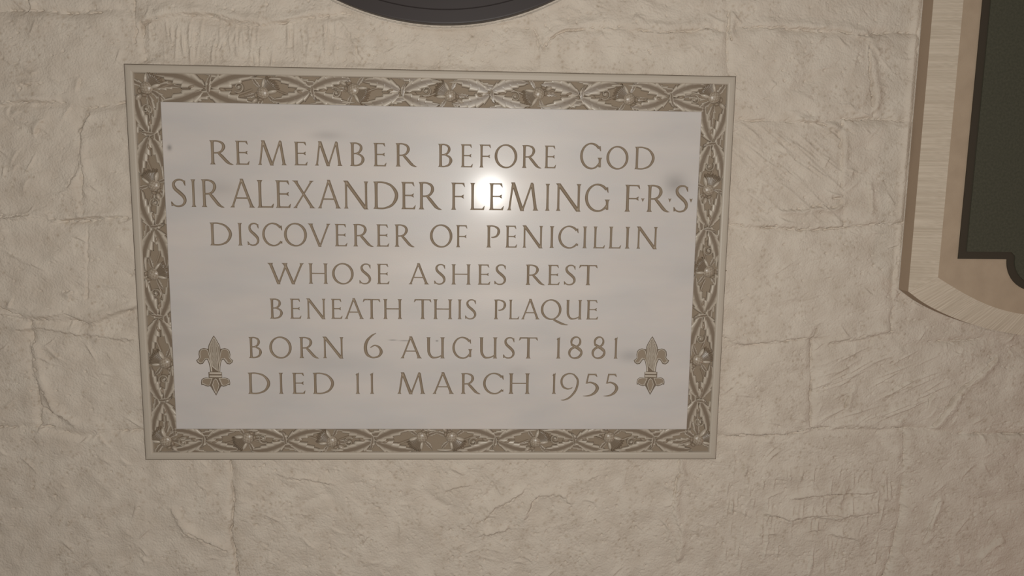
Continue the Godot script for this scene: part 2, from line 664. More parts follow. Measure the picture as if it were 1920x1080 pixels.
	ledge([1065, 0, 1064, 18, 1082, 30], 0.0014, 0.008)
	ledge([1190, 28, 1188, 40, 1200, 50], 0.0018, 0.009)
	ledge([1368, 25, 1366, 45, 1370, 70], 0.0020, 0.008)
	ledge([640, 42, 660, 75, 676, 110], 0.0014, 0.009)
	for c in [
		[[432, 866, 437, 935, 432, 998, 447, 1085], 0.0055], [[1523, 653, 1522, 720, 1521, 800], 0.0045], [[1348, 818, 1400, 817, 1472, 815, 1500, 812, 1527, 804, 1560, 803], 0.0045], [[1600, 803, 1698, 802], 0.003],
		[[1800, 815, 1925, 815], 0.0045], [[1696, 813, 1697, 870], 0.0045], [[1690, 960, 1672, 1039, 1655, 1085], 0.003], [[265, 118, 267, 45, 285, 36, 340, 26, 400, 29, 450, 43, 490, 48, 540, 39, 590, 32], 0.0042],
		[[1024, 84, 1034, 70, 1056, 58, 1098, 53], 0.0045], [[1150, 54, 1184, 53, 1237, 62, 1290, 58, 1335, 53], 0.0042], [[1396, 51, 1480, 51, 1571, 57, 1628, 72, 1632, 134, 1638, 200], 0.0042],
		[[1368, 25, 1366, 50, 1372, 75], 0.0045], [[1392, 424, 1450, 427, 1520, 432, 1600, 425, 1683, 418], 0.0045], [[1530, 229, 1560, 238, 1577, 250, 1579, 300, 1578, 350], 0.0035], [[1587, 224, 1640, 222, 1705, 228], 0.0035],
		[[1384, 224, 1450, 227, 1530, 229], 0.0035], [[1359, 635, 1398, 647, 1460, 641, 1527, 633, 1534, 618], 0.0045], [[1558, 643, 1620, 633, 1674, 622], 0.0045], [[1678, 575, 1670, 594, 1672, 620], 0.003], [[1869, 672, 1803, 731, 1752, 800], 0.0035],
		[[0, 408, 53, 403], 0.004], [[110, 417, 180, 408, 240, 407], 0.004], [[163, 213, 147, 250, 150, 313, 153, 360], 0.0038], [[130, 24, 160, 24, 190, 22], 0.004], [[50, 0, 55, 12, 48, 22], 0.003], [[248, 0, 255, 60, 250, 80], 0.0035],
		[[57, 627, 67, 707, 73, 760, 95, 775], 0.0035], [[0, 803, 67, 800, 100, 800], 0.003], [[1274, 864, 1268, 905, 1262, 935], 0.003], [[163, 420, 165, 500, 162, 560], 0.0015], [[1003, 55, 1010, 90], 0.003], [[30, 190, 110, 193], 0.0035], [[1562, 370, 1578, 372, 1581, 382, 1565, 392], 0.003],
		[[1490, 935, 1550, 930, 1630, 927], 0.0025], [[1450, 968, 1480, 978, 1530, 968, 1600, 970], 0.0025], [[985, 975, 1000, 942, 1012, 930], 0.003], [[0, 590, 60, 600, 120, 590, 176, 607], 0.003], [[355, 1000, 390, 1020, 425, 1035], 0.003], [[1587, 765, 1590, 745, 1600, 728], 0.0025], [[1740, 765, 1742, 750, 1755, 737], 0.0025], [[1735, 1010, 1742, 985, 1760, 940], 0.003],
	]:
		crease(c[0], c[1])
	# the ridge of paint along the roundel and the tablet
	for k in 400:
		var a := lerpf(PI * 1.32, PI * 1.68, k / 399.0)
		var p := Vector2(0.0078, 2.2549) + Vector2(cos(a), sin(a)) * 0.3865
		dab(p.x, p.y, 0.006, 0.0022, a + PI / 2, 0.00024 + 0.00012 * wob.get_noise_2d(k * 6.0, 70.0), 0.0)
	for k in 360:
		var p := at2(1683, 555).lerp(at2(1726, 0), k / 359.0)
		dab(p.x - 0.004, p.y, 0.008, 0.0045, PI / 2, 0.00017, 0.0)


func raise_wall() -> void:
	# every stone its own sheet with its edges returned into the wall
	var wall := Node3D.new()
	wall.name = "wall_back"
	wall.set_meta("kind", "structure")
	wall.set_meta("label", "limewashed wall of large rough-dressed stone blocks behind the plaques")
	add_child(wall)
	var s := Shape.new()
	s.box(Vector3(-1.7, 0.0, -0.42), Vector3(2.0, 3.0, -0.030))
	part("core", s.mesh(), M.core, wall)
	# columns and rows of points, widening outside the part that was photographed
	var xs := PackedFloat32Array()
	var ys := PackedFloat32Array()
	for k in range(8, 0, -1):
		xs.append(wx0 - 0.9 * k / 8.0)
	for i in wn + 1:
		xs.append(wx0 + i * cell)
	for k in range(1, 9):
		xs.append(wx0 + wn * cell + 0.9 * k / 8.0)
	for k in range(8, 0, -1):
		ys.append(wy0 - 0.9 * k / 8.0)
	for j in wm + 1:
		ys.append(wy0 + j * cell)
	for k in range(1, 9):
		ys.append(wy0 + wm * cell + 0.9 * k / 8.0)
	var nx := xs.size()
	var ny := ys.size()
	var z := PackedFloat32Array()
	z.resize(nx * ny)
	var loose := PackedFloat32Array()     # 0 on the beds, 1 a little off them: how far a stone may stand proud or shy
	loose.resize(nx * ny)
	for j in ny:
		var gj := clampi(j - 8, 0, wm)
		for i in nx:
			var g := gj * (wn + 1) + clampi(i - 8, 0, wn)
			var up := hgt[g]
			if up > 0.002:
				up = 0.002 + 0.003 * tanh((up - 0.002) / 0.003)
			up -= cut[g]
			# the beds cut flat for the plaque, the tablet and the roundel
			var bx := xs[i]
			var by := ys[j]
			var e := minf(PLAQUE_W / 2.0 + 0.003 - absf(bx), PLAQUE_H / 2.0 + 0.003 - absf(by - PLAQUE_Y))
			e = maxf(e, 0.386 - Vector2(bx - 0.0078, by - 2.2549).length())
			if bx > 0.74 and bx < 1.41 and by > 1.35:
				e = maxf(e, minf(minf(bx - 0.745, 1.405 - bx), by + 0.003 - foot_y(FOOT, 0.0, 0.748 + clampf(bx - 0.748, 0.0, 0.327) if bx < 1.075 else 2.15 - bx)))
			loose[j * nx + i] = clampf(-e / 0.008, 0.0, 1.0)
			if e > 0.0 or i < 9 or j < 9 or i > nx - 10 or j > ny - 10:
				up = -0.0006
				loose[j * nx + i] = 0.0
			elif e > -0.006:
				up = lerpf(maxf(minf(up, 0.001), -0.002), up, -e / 0.006)
			z[j * nx + i] = up
	# which stone owns which cell
	var own := PackedInt32Array()
	own.resize(nx * ny)
	own.fill(-1)
	var edge := []
	for k in upright.size():
		var l := []
		for q in upright[k].size():
			var t := PackedFloat32Array()
			for j in ny - 1:
				t.append(upright_x(k, q, (ys[j] + ys[j + 1]) * 0.5))
			l.append(t)
		edge.append(l)
	for i in nx - 1:
		var x := (xs[i] + xs[i + 1]) * 0.5
		var cy := PackedFloat32Array()
		for k in course.size():
			cy.append(course_y(k, x))
		for j in ny - 1:
			var y := (ys[j] + ys[j + 1]) * 0.5
			if absf(x) < 0.445 and absf(y - PLAQUE_Y) < 0.292:
				continue
			if x > 0.765 and y > 1.50 and x < 1.5:
				continue
			var k := 0
			while k < cy.size() and y < cy[k]:
				k += 1
			var c := 0
			for q in upright[k].size():
				if x > edge[k][q][j]:
					c = q + 1
			own[j * nx + i] = k * 16 + c
	var cells := {}
	for j in ny - 1:
		for i in nx - 1:
			var o := own[j * nx + i]
			if o >= 0:
				if not cells.has(o):
					cells[o] = []
				cells[o].append(j * nx + i)
	# each block stands a little proud or shy of its neighbours
	var bare := Color(0.66, 0.60, 0.53)
	var proud := {}
	for o in cells:
		proud[o] = rng.randf_range(-0.0030, 0.0010)
	for j in range(3, ny - 3):
		for i in range(3, nx - 3):
			var a := j * nx + i
			if loose[a] <= 0.0:
				continue
			var o := own[a]
			var p: float = proud.get(o, 0.0)
			if own[a - 2 - 2 * nx] != o or own[a + 2 - 2 * nx] != o or own[a - 2 + 2 * nx] != o or own[a + 2 + 2 * nx] != o:
				var sum := 0.0
				for q in [-2 - 2 * nx, -2 * nx, 2 - 2 * nx, -2, 0, 2, -2 + 2 * nx, 2 * nx, 2 + 2 * nx, -1, 1, -nx, nx, -1 - nx, 1 + nx, -1 + nx]:
					sum += proud.get(own[a + q], p)
				p = sum / 16.0
			z[a] += loose[a] * p
	for o in cells:
		var sh := Shape.new()
		var ids := PackedInt32Array()
		ids.resize(nx * ny)
		ids.fill(-1)
		var v := PackedVector3Array()
		var n := PackedVector3Array()
		var vc := PackedColorArray()
		var ix := PackedInt32Array()
		for a in cells[o]:
			var i: int = a % nx
			var j: int = a / nx
			for e in [a, a + 1, a + nx, a + nx + 1]:
				if ids[e] < 0:
					ids[e] = v.size()
					var ei: int = e % nx
					var ej: int = e / nx
					v.append(Vector3(xs[ei], ys[ej], z[e]))
					vc.append(Color.WHITE.lerp(bare, flaked[clampi(ej - 8, 0, wm) * (wn + 1) + clampi(ei - 8, 0, wn)]))
					var l := maxi(ei - 1, 0)
					var r := mini(ei + 1, nx - 1)
					var b := maxi(ej - 1, 0)
					var t := mini(ej + 1, ny - 1)
					n.append(Vector3(-(z[ej * nx + r] - z[ej * nx + l]) / (xs[r] - xs[l]), -(z[t * nx + ei] - z[b * nx + ei]) / (ys[t] - ys[b]), 1.0).normalized())
			ix.append_array([ids[a], ids[a + nx], ids[a + nx + 1], ids[a], ids[a + nx + 1], ids[a + 1]])
			# returns where the neighbour is another stone
			for side in 4:
				var p: int = [a, a + 1, a, a + nx][side]
				var q: int = [a + nx, a + nx + 1, a + 1, a + nx + 1][side]
				var beside: int = [a - 1 if i > 0 else -1, a + 1 if i < nx - 2 else -1, a - nx if j > 0 else -1, a + nx if j < ny - 2 else -1][side]
				if beside >= 0 and own[beside] == o:
					continue
				var pv := v[ids[p]]
				var qv := v[ids[q]]
				sh.quad(pv, qv, Vector3(qv.x, qv.y, -0.03), Vector3(pv.x, pv.y, -0.03), [Vector3(-1, 0, 0), Vector3(1, 0, 0), Vector3(0, -1, 0), Vector3(0, 1, 0)][side])
		var base := sh.v.size()
		sh.v.append_array(v)
		sh.n.append_array(n)
		for e in ix:
			sh.ix.append(e + base)
		sh.c.append_array(vc)
		sh.uv.resize(sh.v.size())
		part("stone", sh.mesh(), M.wash, wall)


# -------------------------------------------------------------------- Roman capitals, drawn stroke by stroke (cap height 1)
const THICK := 0.112
const THIN := 0.056
var strokes := []      # polygons of the letter in hand
var ridge := PackedVector2Array()


func stem(x0: float, y0: float, x1: float, y1: float, w: float, f0 := 0.05, f1 := 0.05) -> void:
	# a straight stroke, slightly waisted, with flared ends
	var a := Vector2(x0, y0)
	var b := Vector2(x1, y1)
	var d := (b - a).normalized()
	var s := Vector2(-d.y, d.x)
	if absf(d.y) > 0.3:        # ends cut level
		s = Vector2(-signf(d.y) * w / 2.0 / absf(d.y), 0.0) / (w / 2.0)
	var l := a.distance_to(b)
	var left := PackedVector2Array()
	var right := PackedVector2Array()
	for t in [0.0, 0.035, 0.08, 0.12, 0.17, 0.22, 0.27, 0.32, 0.37, 0.42, 0.47, 0.52, 0.57, 0.62, 0.67, 0.72, 0.77, 0.82, 0.87, 0.92, 0.965, 1.0]:
		var h := w * 0.5 * (0.92 + 0.10 * absf(t - 0.5) * 2.0)
		h += f0 * pow(maxf(0.0, 1.0 - t * l / 0.11), 2.2)
		h += f1 * pow(maxf(0.0, 1.0 - (1.0 - t) * l / 0.11), 2.2)
		var q := a.lerp(b, t)
		left.append(q + s * h)
		right.append(q - s * h)
		if t > 0.03 and t < 0.97:
			ridge.append(q)
	right.reverse()
	left.append_array(right)
	strokes.append(left)


func band(p: Array, w: Array) -> void:
	# a curved stroke through points, its width following w
	var q := PackedVector2Array()
	var ww := PackedFloat32Array()
	var n := p.size()
	for i in n - 1:
		for k in 6:
			var t := k / 6.0
			q.append((p[i] as Vector2).cubic_interpolate(p[i + 1], p[maxi(i - 1, 0)], p[mini(i + 2, n - 1)], t))
			ww.append(lerpf(w[i], w[i + 1], smoothstep(0.0, 1.0, t)))
	q.append(p[n - 1])
	ww.append(w[n - 1])
	var left := PackedVector2Array()
	var right := PackedVector2Array()
	for i in q.size():
		var d := (q[mini(i + 1, q.size() - 1)] - q[maxi(i - 1, 0)]).normalized()
		var s := Vector2(-d.y, d.x) * ww[i] * 0.5
		left.append(q[i] + s)
		right.append(q[i] - s)
		if i > 0 and i < q.size() - 1:
			ridge.append(q[i])
	right.reverse()
	left.append_array(right)
	strokes.append(left)


func arc(c: Vector2, rx: float, ry: float, a0: float, a1: float, thick: float, thin: float, tilt := 0.2, taper0 := 1.0, taper1 := 1.0) -> void:
	var n := maxi(4, int(absf(a1 - a0) / 0.26))
	var p := []
	var w := []
	for i in n + 1:
		var a := lerpf(a0, a1, i / float(n))
		var k := lerpf(thin, thick, pow(absf(cos(a - tilt)), 1.3))
		if i == 0:
			k *= taper0
		if i == n:
			k *= taper1
		p.append(c + Vector2(cos(a) * (rx - k * 0.5), sin(a) * (ry - k * 0.5)))
		w.append(k)
	band(p, w)


func ring(c: Vector2, rx: float, ry: float, thick: float, thin: float, tilt := 0.2) -> void:
	arc(c, rx, ry, -0.1, PI + 0.1, thick, thin, tilt)
	arc(c, rx, ry, PI - 0.1, TAU + 0.1, thick, thin, tilt)


func wedge(x: float, y: float, side: float, up: float, size := 0.12) -> void:
	# the spur at the end of an arm
	strokes.append(PackedVector2Array([Vector2(x - side * 0.09, y - up * THIN * 0.5), Vector2(x + side * 0.005, y - up * THIN * 0.5), Vector2(x + side * 0.04, y + up * size), Vector2(x + side * 0.02, y + up * size), Vector2(x - side * 0.07, y + up * THIN * 0.45)]))


func arm(x0: float, y: float, x1: float, up: float) -> void:
	strokes.append(PackedVector2Array([Vector2(x0, y - THIN * 0.48), Vector2(x1, y - THIN * 0.48), Vector2(x1, y + THIN * 0.48), Vector2(x0, y + THIN * 0.48)]))
	for t in [0.2, 0.32, 0.44, 0.56, 0.68, 0.8, 0.9]:
		ridge.append(Vector2(lerpf(x0, x1, t), y))
	if up == 0.0:
		wedge(x1, y, 1.0, 1.0, 0.075)
		wedge(x1, y, 1.0, -1.0, 0.075)
	else:
		wedge(x1, y, 1.0, up, 0.13)


func draw_letter(ch: String) -> void:
	strokes = []
	ridge = PackedVector2Array()
	var y1 := 1.0 - THIN * 0.5
	var y0 := THIN * 0.5
	match ch:
		"I":
			stem(0.1, 0, 0.1, 1, THICK)
		"L":
			stem(0.1, 0, 0.1, 1, THICK)
			arm(0.1, y0, 0.56, 1.0)
		"E":
			stem(0.1, 0, 0.1, 1, THICK)
			arm(0.1, y1, 0.48, -1.0)
			arm(0.1, 0.51, 0.46, 0.0)
			arm(0.1, y0, 0.53, 1.0)
		"F":
			stem(0.1, 0, 0.1, 1, THICK)
			arm(0.1, y1, 0.52, -1.0)
			arm(0.1, 0.49, 0.48, 0.0)
		"H":
			stem(0.1, 0, 0.1, 1, THICK)
			stem(0.78, 0, 0.78, 1, THICK)
			stem(0.1, 0.51, 0.78, 0.51, THIN, 0.0, 0.0)
		"T":
			stem(0.4, 0, 0.4, 1, THICK, 0.05, 0.0)
			arm(0.4, y1, 0.76, -1.0)
			strokes.append(PackedVector2Array([Vector2(0.04, y1 - 0.032), Vector2(0.4, y1 - 0.032), Vector2(0.4, y1 + 0.032), Vector2(0.04, y1 + 0.032)]))
			wedge(0.04, y1, -1.0, -1.0, 0.13)
			ridge.append_array([Vector2(0.1, y1), Vector2(0.22, y1)])
		"N":
			stem(0.1, 0, 0.1, 0.97, 0.085, 0.045, 0.0)
			stem(0.08, 1.02, 0.86, -0.02, 0.135, 0.0, 0.0)
			stem(0.86, 0, 0.86, 1, 0.09, 0.0, 0.045)
		"M":
			stem(0.07, 0, 0.2, 1.0, 0.075, 0.045, 0.0)
			stem(0.2, 1.03, 0.54, -0.02, 0.13, 0.0, 0.0)
			stem(0.54, -0.02, 0.88, 1.03, 0.07, 0.0, 0.0)
			stem(0.88, 1.0, 1.02, 0, THICK, 0.0, 0.05)
		"A":
			stem(0.06, 0, 0.42, 1.0, 0.075, 0.045, 0.0)
			stem(0.42, 1.04, 0.80, 0, THICK, 0.0, 0.05)
			stem(0.17, 0.34, 0.68, 0.34, THIN, 0.0, 0.0)
		"V":
			stem(0.06, 1, 0.44, -0.03, THICK, 0.05, 0.0)
			stem(0.44, 0.0, 0.80, 1, 0.075, 0.0, 0.045)
		"W":
			stem(0.06, 1, 0.36, -0.03, THICK, 0.05, 0.0)
			stem(0.36, 0.0, 0.66, 1, 0.07, 0.0, 0.0)
			stem(0.58, 1, 0.90, -0.03, THICK, 0.05, 0.0)
			stem(0.90, 0.0, 1.22, 1, 0.075, 0.0, 0.045)
		"X":
			stem(0.08, 1, 0.82, 0, THICK, 0.05, 0.05)
			stem(0.06, 0, 0.80, 1, 0.07, 0.045, 0.045)
		"U":
			band([Vector2(0.1, 1.0), Vector2(0.1, 0.92), Vector2(0.1, 0.5), Vector2(0.12, 0.25), Vector2(0.24, 0.06), Vector2(0.42, 0.035), Vector2(0.62, 0.10), Vector2(0.72, 0.2)], [0.21, 0.13, 0.122, 0.122, 0.10, 0.068, 0.06, 0.05])
			stem(0.72, 0, 0.72, 1, 0.115, 0.04, 0.05)
		"O":
			ring(Vector2(0.5, 0.5), 0.5, 0.525, 0.122, 0.062)
		"Q":
			ring(Vector2(0.5, 0.5), 0.5, 0.525, 0.122, 0.062)
			band([Vector2(0.58, 0.02), Vector2(0.74, -0.07), Vector2(1.0, -0.20), Vector2(1.22, -0.265), Vector2(1.34, -0.27)], [0.06, 0.11, 0.11, 0.06, 0.015])
		"C":
			arc(Vector2(0.52, 0.5), 0.52, 0.525, 0.72, TAU - 0.66, 0.122, 0.062, 0.2, 1.0, 0.9)
			strokes.append(PackedVector2Array([Vector2(0.83, 0.885), Vector2(0.945, 0.90), Vector2(0.965, 0.68), Vector2(0.93, 0.69), Vector2(0.88, 0.78)]))
			strokes.append(PackedVector2Array([Vector2(0.86, 0.12), Vector2(0.95, 0.10), Vector2(0.955, 0.22), Vector2(0.92, 0.20)]))
		"G":
			arc(Vector2(0.52, 0.5), 0.52, 0.525, 0.72, TAU - 0.58, 0.122, 0.062, 0.2, 1.0, 0.9)
			strokes.append(PackedVector2Array([Vector2(0.83, 0.885), Vector2(0.945, 0.90), Vector2(0.965, 0.69), Vector2(0.93, 0.70), Vector2(0.88, 0.78)]))
			stem(0.92, 0.06, 0.92, 0.44, 0.11, 0.0, 0.06)
		"D":
			stem(0.1, 0, 0.1, 1, THICK)
			band([Vector2(0.08, y1), Vector2(0.34, y1), Vector2(0.62, 0.87), Vector2(0.80, 0.63), Vector2(0.81, 0.40), Vector2(0.66, 0.15), Vector2(0.38, y0), Vector2(0.08, y0)], [0.06, 0.062, 0.085, 0.122, 0.124, 0.09, 0.064, 0.06])
		"P":
			stem(0.1, 0, 0.1, 1, THICK)
			band([Vector2(0.08, y1), Vector2(0.28, y1), Vector2(0.47, 0.88), Vector2(0.52, 0.71), Vector2(0.44, 0.53), Vector2(0.28, 0.46), Vector2(0.2, 0.47)], [0.06, 0.062, 0.095, 0.122, 0.09, 0.06, 0.03])
		"R":
			stem(0.1, 0, 0.1, 1, THICK)
			band([Vector2(0.08, y1), Vector2(0.28, y1), Vector2(0.46, 0.89), Vector2(0.51, 0.73), Vector2(0.43, 0.56), Vector2(0.28, 0.49), Vector2(0.1, 0.485)], [0.06, 0.062, 0.095, 0.12, 0.09, 0.062, 0.06])
			band([Vector2(0.30, 0.50), Vector2(0.44, 0.34), Vector2(0.62, 0.12), Vector2(0.74, 0.03), Vector2(0.86, -0.005)], [0.09, 0.12, 0.12, 0.075, 0.012])
		"B":
			stem(0.1, 0, 0.1, 1, THICK)
			band([Vector2(0.08, y1), Vector2(0.26, y1), Vector2(0.41, 0.89), Vector2(0.44, 0.74), Vector2(0.36, 0.59), Vector2(0.22, 0.535), Vector2(0.1, 0.53)], [0.06, 0.062, 0.09, 0.11, 0.085, 0.06, 0.056])
			band([Vector2(0.1, 0.53), Vector2(0.28, 0.525), Vector2(0.46, 0.43), Vector2(0.51, 0.27), Vector2(0.43, 0.10), Vector2(0.26, y0), Vector2(0.08, y0)], [0.056, 0.06, 0.09, 0.122, 0.09, 0.062, 0.06])
		"S":
			band([Vector2(0.47, 0.90), Vector2(0.36, 0.975), Vector2(0.2, 0.96), Vector2(0.105, 0.83), Vector2(0.15, 0.66), Vector2(0.30, 0.51), Vector2(0.43, 0.36), Vector2(0.46, 0.19), Vector2(0.36, 0.05), Vector2(0.19, 0.02), Vector2(0.05, 0.09)], [0.05, 0.062, 0.07, 0.095, 0.12, 0.13, 0.12, 0.095, 0.07, 0.06, 0.05])
			strokes.append(PackedVector2Array([Vector2(0.40, 0.94), Vector2(0.49, 0.955), Vector2(0.50, 0.76), Vector2(0.47, 0.77)]))
			strokes.append(PackedVector2Array([Vector2(0.12, 0.06), Vector2(0.01, 0.02), Vector2(0.0, 0.19), Vector2(0.03, 0.19)]))
		"1":
			stem(0.1, 0, 0.1, 0.98, THICK, 0.05, 0.0)
			strokes.append(PackedVector2Array([Vector2(0.0, 0.93), Vector2(0.10, 0.94), Vector2(0.164, 1.04), Vector2(0.164, 0.9), Vector2(0.04, 0.87)]))
		"5":
			stem(0.16, 0.95, 0.46, 0.95, 0.07, 0.0, 0.0)
			wedge(0.46, 0.955, 1.0, -1.0, 0.12)
			stem(0.12, 0.50, 0.19, 0.98, 0.06, 0.0, 0.0)
			band([Vector2(0.12, 0.52), Vector2(0.26, 0.56), Vector2(0.44, 0.46), Vector2(0.51, 0.27), Vector2(0.42, 0.05), Vector2(0.22, -0.09), Vector2(0.0, -0.10)], [0.05, 0.075, 0.10, 0.122, 0.11, 0.07, 0.02])
		"6":
			band([Vector2(0.47, 1.19), Vector2(0.30, 1.06), Vector2(0.13, 0.82), Vector2(0.065, 0.50), Vector2(0.13, 0.18), Vector2(0.34, 0.03), Vector2(0.54, 0.09)], [0.03, 0.075, 0.11, 0.125, 0.115, 0.07, 0.062])
			band([Vector2(0.40, 0.03), Vector2(0.57, 0.10), Vector2(0.66, 0.30), Vector2(0.59, 0.51), Vector2(0.42, 0.61), Vector2(0.25, 0.50)], [0.062, 0.085, 0.118, 0.095, 0.062, 0.04])
		"8":
			ring(Vector2(0.34, 0.79), 0.25, 0.26, 0.10, 0.058, -0.5)
			ring(Vector2(0.33, 0.275), 0.33, 0.30, 0.115, 0.062, -0.5)
			band([Vector2(0.13, 0.68), Vector2(0.30, 0.57), Vector2(0.46, 0.47), Vector2(0.57, 0.36)], [0.10, 0.13, 0.13, 0.11])
		"9":
			band([Vector2(0.72, 0.96), Vector2(0.94, 0.72), Vector2(0.95, 0.45), Vector2(0.82, 0.12), Vector2(0.52, -0.18), Vector2(0.22, -0.30), Vector2(0.04, -0.30)], [0.075, 0.11, 0.125, 0.12, 0.095, 0.06, 0.02])
			band([Vector2(0.86, 0.84), Vector2(0.66, 0.97), Vector2(0.40, 0.98), Vector2(0.14, 0.84), Vector2(0.05, 0.60), Vector2(0.14, 0.36), Vector2(0.36, 0.25), Vector2(0.56, 0.26), Vector2(0.68, 0.33)], [0.07, 0.062, 0.075, 0.105, 0.122, 0.11, 0.075, 0.055, 0.02])
		".":
			strokes.append(PackedVector2Array([Vector2(0.0, 0.52), Vector2(0.075, 0.49), Vector2(0.15, 0.52), Vector2(0.075, 0.36)]))
			ridge.append(Vector2(0.075, 0.47))


func joined(list: Array) -> Array:
	# the union of overlapping strokes: outlines, holes included
	var have := []
	for s in list:
		var p: PackedVector2Array = s
		if Geometry2D.is_polygon_clockwise(p):
			p.reverse()
		var solid := [p]
		var rest := []
		var holes := []
		for h in have:
			if Geometry2D.is_polygon_clockwise(h):
				holes.append(h)
			else:
				var u := Geometry2D.merge_polygons(solid[0], h)
				var outer := []
				for q in u:
					if Geometry2D.is_polygon_clockwise(q):
						holes.append(q)
					else:
						outer.append(q)
				if outer.size() == 1:
					solid[0] = outer[0]
				else:
					rest.append(h)
		# a hole that the new stroke covers is cut by it
		var left := []
		for h in holes:
			var hh: PackedVector2Array = h
			hh.reverse()
			for q in Geometry2D.clip_polygons(hh, p):
				if not Geometry2D.is_polygon_clockwise(q):
					var back: PackedVector2Array = q
					back.reverse()
					left.append(back)
		have = rest + solid + left
	return have


func dense(p: PackedVector2Array, step: float) -> PackedVector2Array:
	var r := PackedVector2Array()
	for i in p.size():
		var a := p[i]
		var b := p[(i + 1) % p.size()]
		var n := maxi(1, int(ceil(a.distance_to(b) / step)))
		for k in n:
			r.append(a.lerp(b, k / float(n)))
	var out := PackedVector2Array()
	for q in r:
		if out.is_empty() or out[out.size() - 1].distance_to(q) > step * 0.12:
			out.append(q)
	return out


func inside(p: Vector2, rings: Array) -> bool:
	var c := 0
	for r in rings:
		if Geometry2D.is_point_in_polygon(p, r):
			c += 1
	return c % 2 == 1


func gap(p: Vector2, rings: Array) -> float:
	var d := 1e9
	for r in rings:
		var n: int = r.size()
		for i in n:
			var q := Geometry2D.get_closest_point_to_segment(p, r[i], r[(i + 1) % n])
			d = minf(d, p.distance_squared_to(q))
	return sqrt(d)


# -------------------------------------------------------------------- the marble plaque
func build_plaque() -> void:
	var root := thing("marble_plaque", "large white marble memorial plaque with carved leaf and thistle border and painted inscription", "plaque")
	root.position = Vector3(0, PLAQUE_Y, 0)
	var hw := PLAQUE_W / 2.0
	var hh := PLAQUE_H / 2.0
	var rim := 0.0125
	# the slab: back block, bevelled outer rim
	var s := Shape.new()
	var floor_z := FACE_Z - CARVE
	s.box(Vector3(-hw, -hh, 0.0002), Vector3(hw, hh, floor_z - 0.0015))
	var prof := [[0.0, floor_z - 0.0016], [0.0, FACE_Z - 0.0022], [0.0010, FACE_Z - 0.0012], [0.0026, FACE_Z - 0.0004], [0.0052, FACE_Z], [rim - 0.003, FACE_Z], [rim - 0.0012, FACE_Z - 0.0005], [rim, FACE_Z - 0.002], [rim + 0.0006, floor_z - 0.0016]]
	var sl := Shape.new()
	var gl := Shape.new()
	for k in prof.size() - 1:
		var a: Array = prof[k]
		var b: Array = prof[k + 1]
		for side in 4:
			var q := []
			for e in [[a, -1], [a, 1], [b, 1], [b, -1]]:
				var inx: float = hw - e[0][0]
				var iny: float = hh - e[0][0]
				var p := Vector3(e[1] * inx, iny, e[0][1]) if side % 2 == 0 else Vector3(inx, e[1] * iny, e[0][1])
				if side >= 2:
					p = Vector3(-p.x, -p.y, p.z)
				q.append(p)
			var toward := Vector3(0, 0, 1)
			if k == 0:
				toward = Vector3(q[0].x + q[1].x, q[0].y + q[1].y, 0.0)
			elif k == prof.size() - 2:
				toward = -Vector3(q[0].x + q[1].x, q[0].y + q[1].y, 0.0)
			(gl if k < 2 else sl).quad(q[0], q[1], q[2], q[3], toward)
	part("slab", s.mesh(), M.edge, root)
	part("rim", sl.mesh(), M.edge, root)
	part("arris", gl.mesh(), M.grime, root)
	# the sunk, colour-washed ground of the carved border
	var g := Shape.new()
	var px := PANEL_X
	var lo := PANEL_LOW - PLAQUE_Y
	var hi := PANEL_TOP - PLAQUE_Y
	var ox := hw - rim
	var oy := hh - rim
	for r in [[Vector2(-ox, hi), Vector2(ox, oy)], [Vector2(-ox, -oy), Vector2(ox, lo)], [Vector2(-ox, lo), Vector2(-px, hi)], [Vector2(px, lo), Vector2(ox, hi)]]:
		g.box(Vector3(r[0].x, r[0].y, floor_z - 0.0014), Vector3(r[1].x, r[1].y, floor_z))
	var frieze := part("carved_border", g.mesh(), M.ground, root)
	build_frieze(frieze, ox, oy, px, lo, hi, floor_z)
	build_panel(root, px, lo, hi, floor_z)


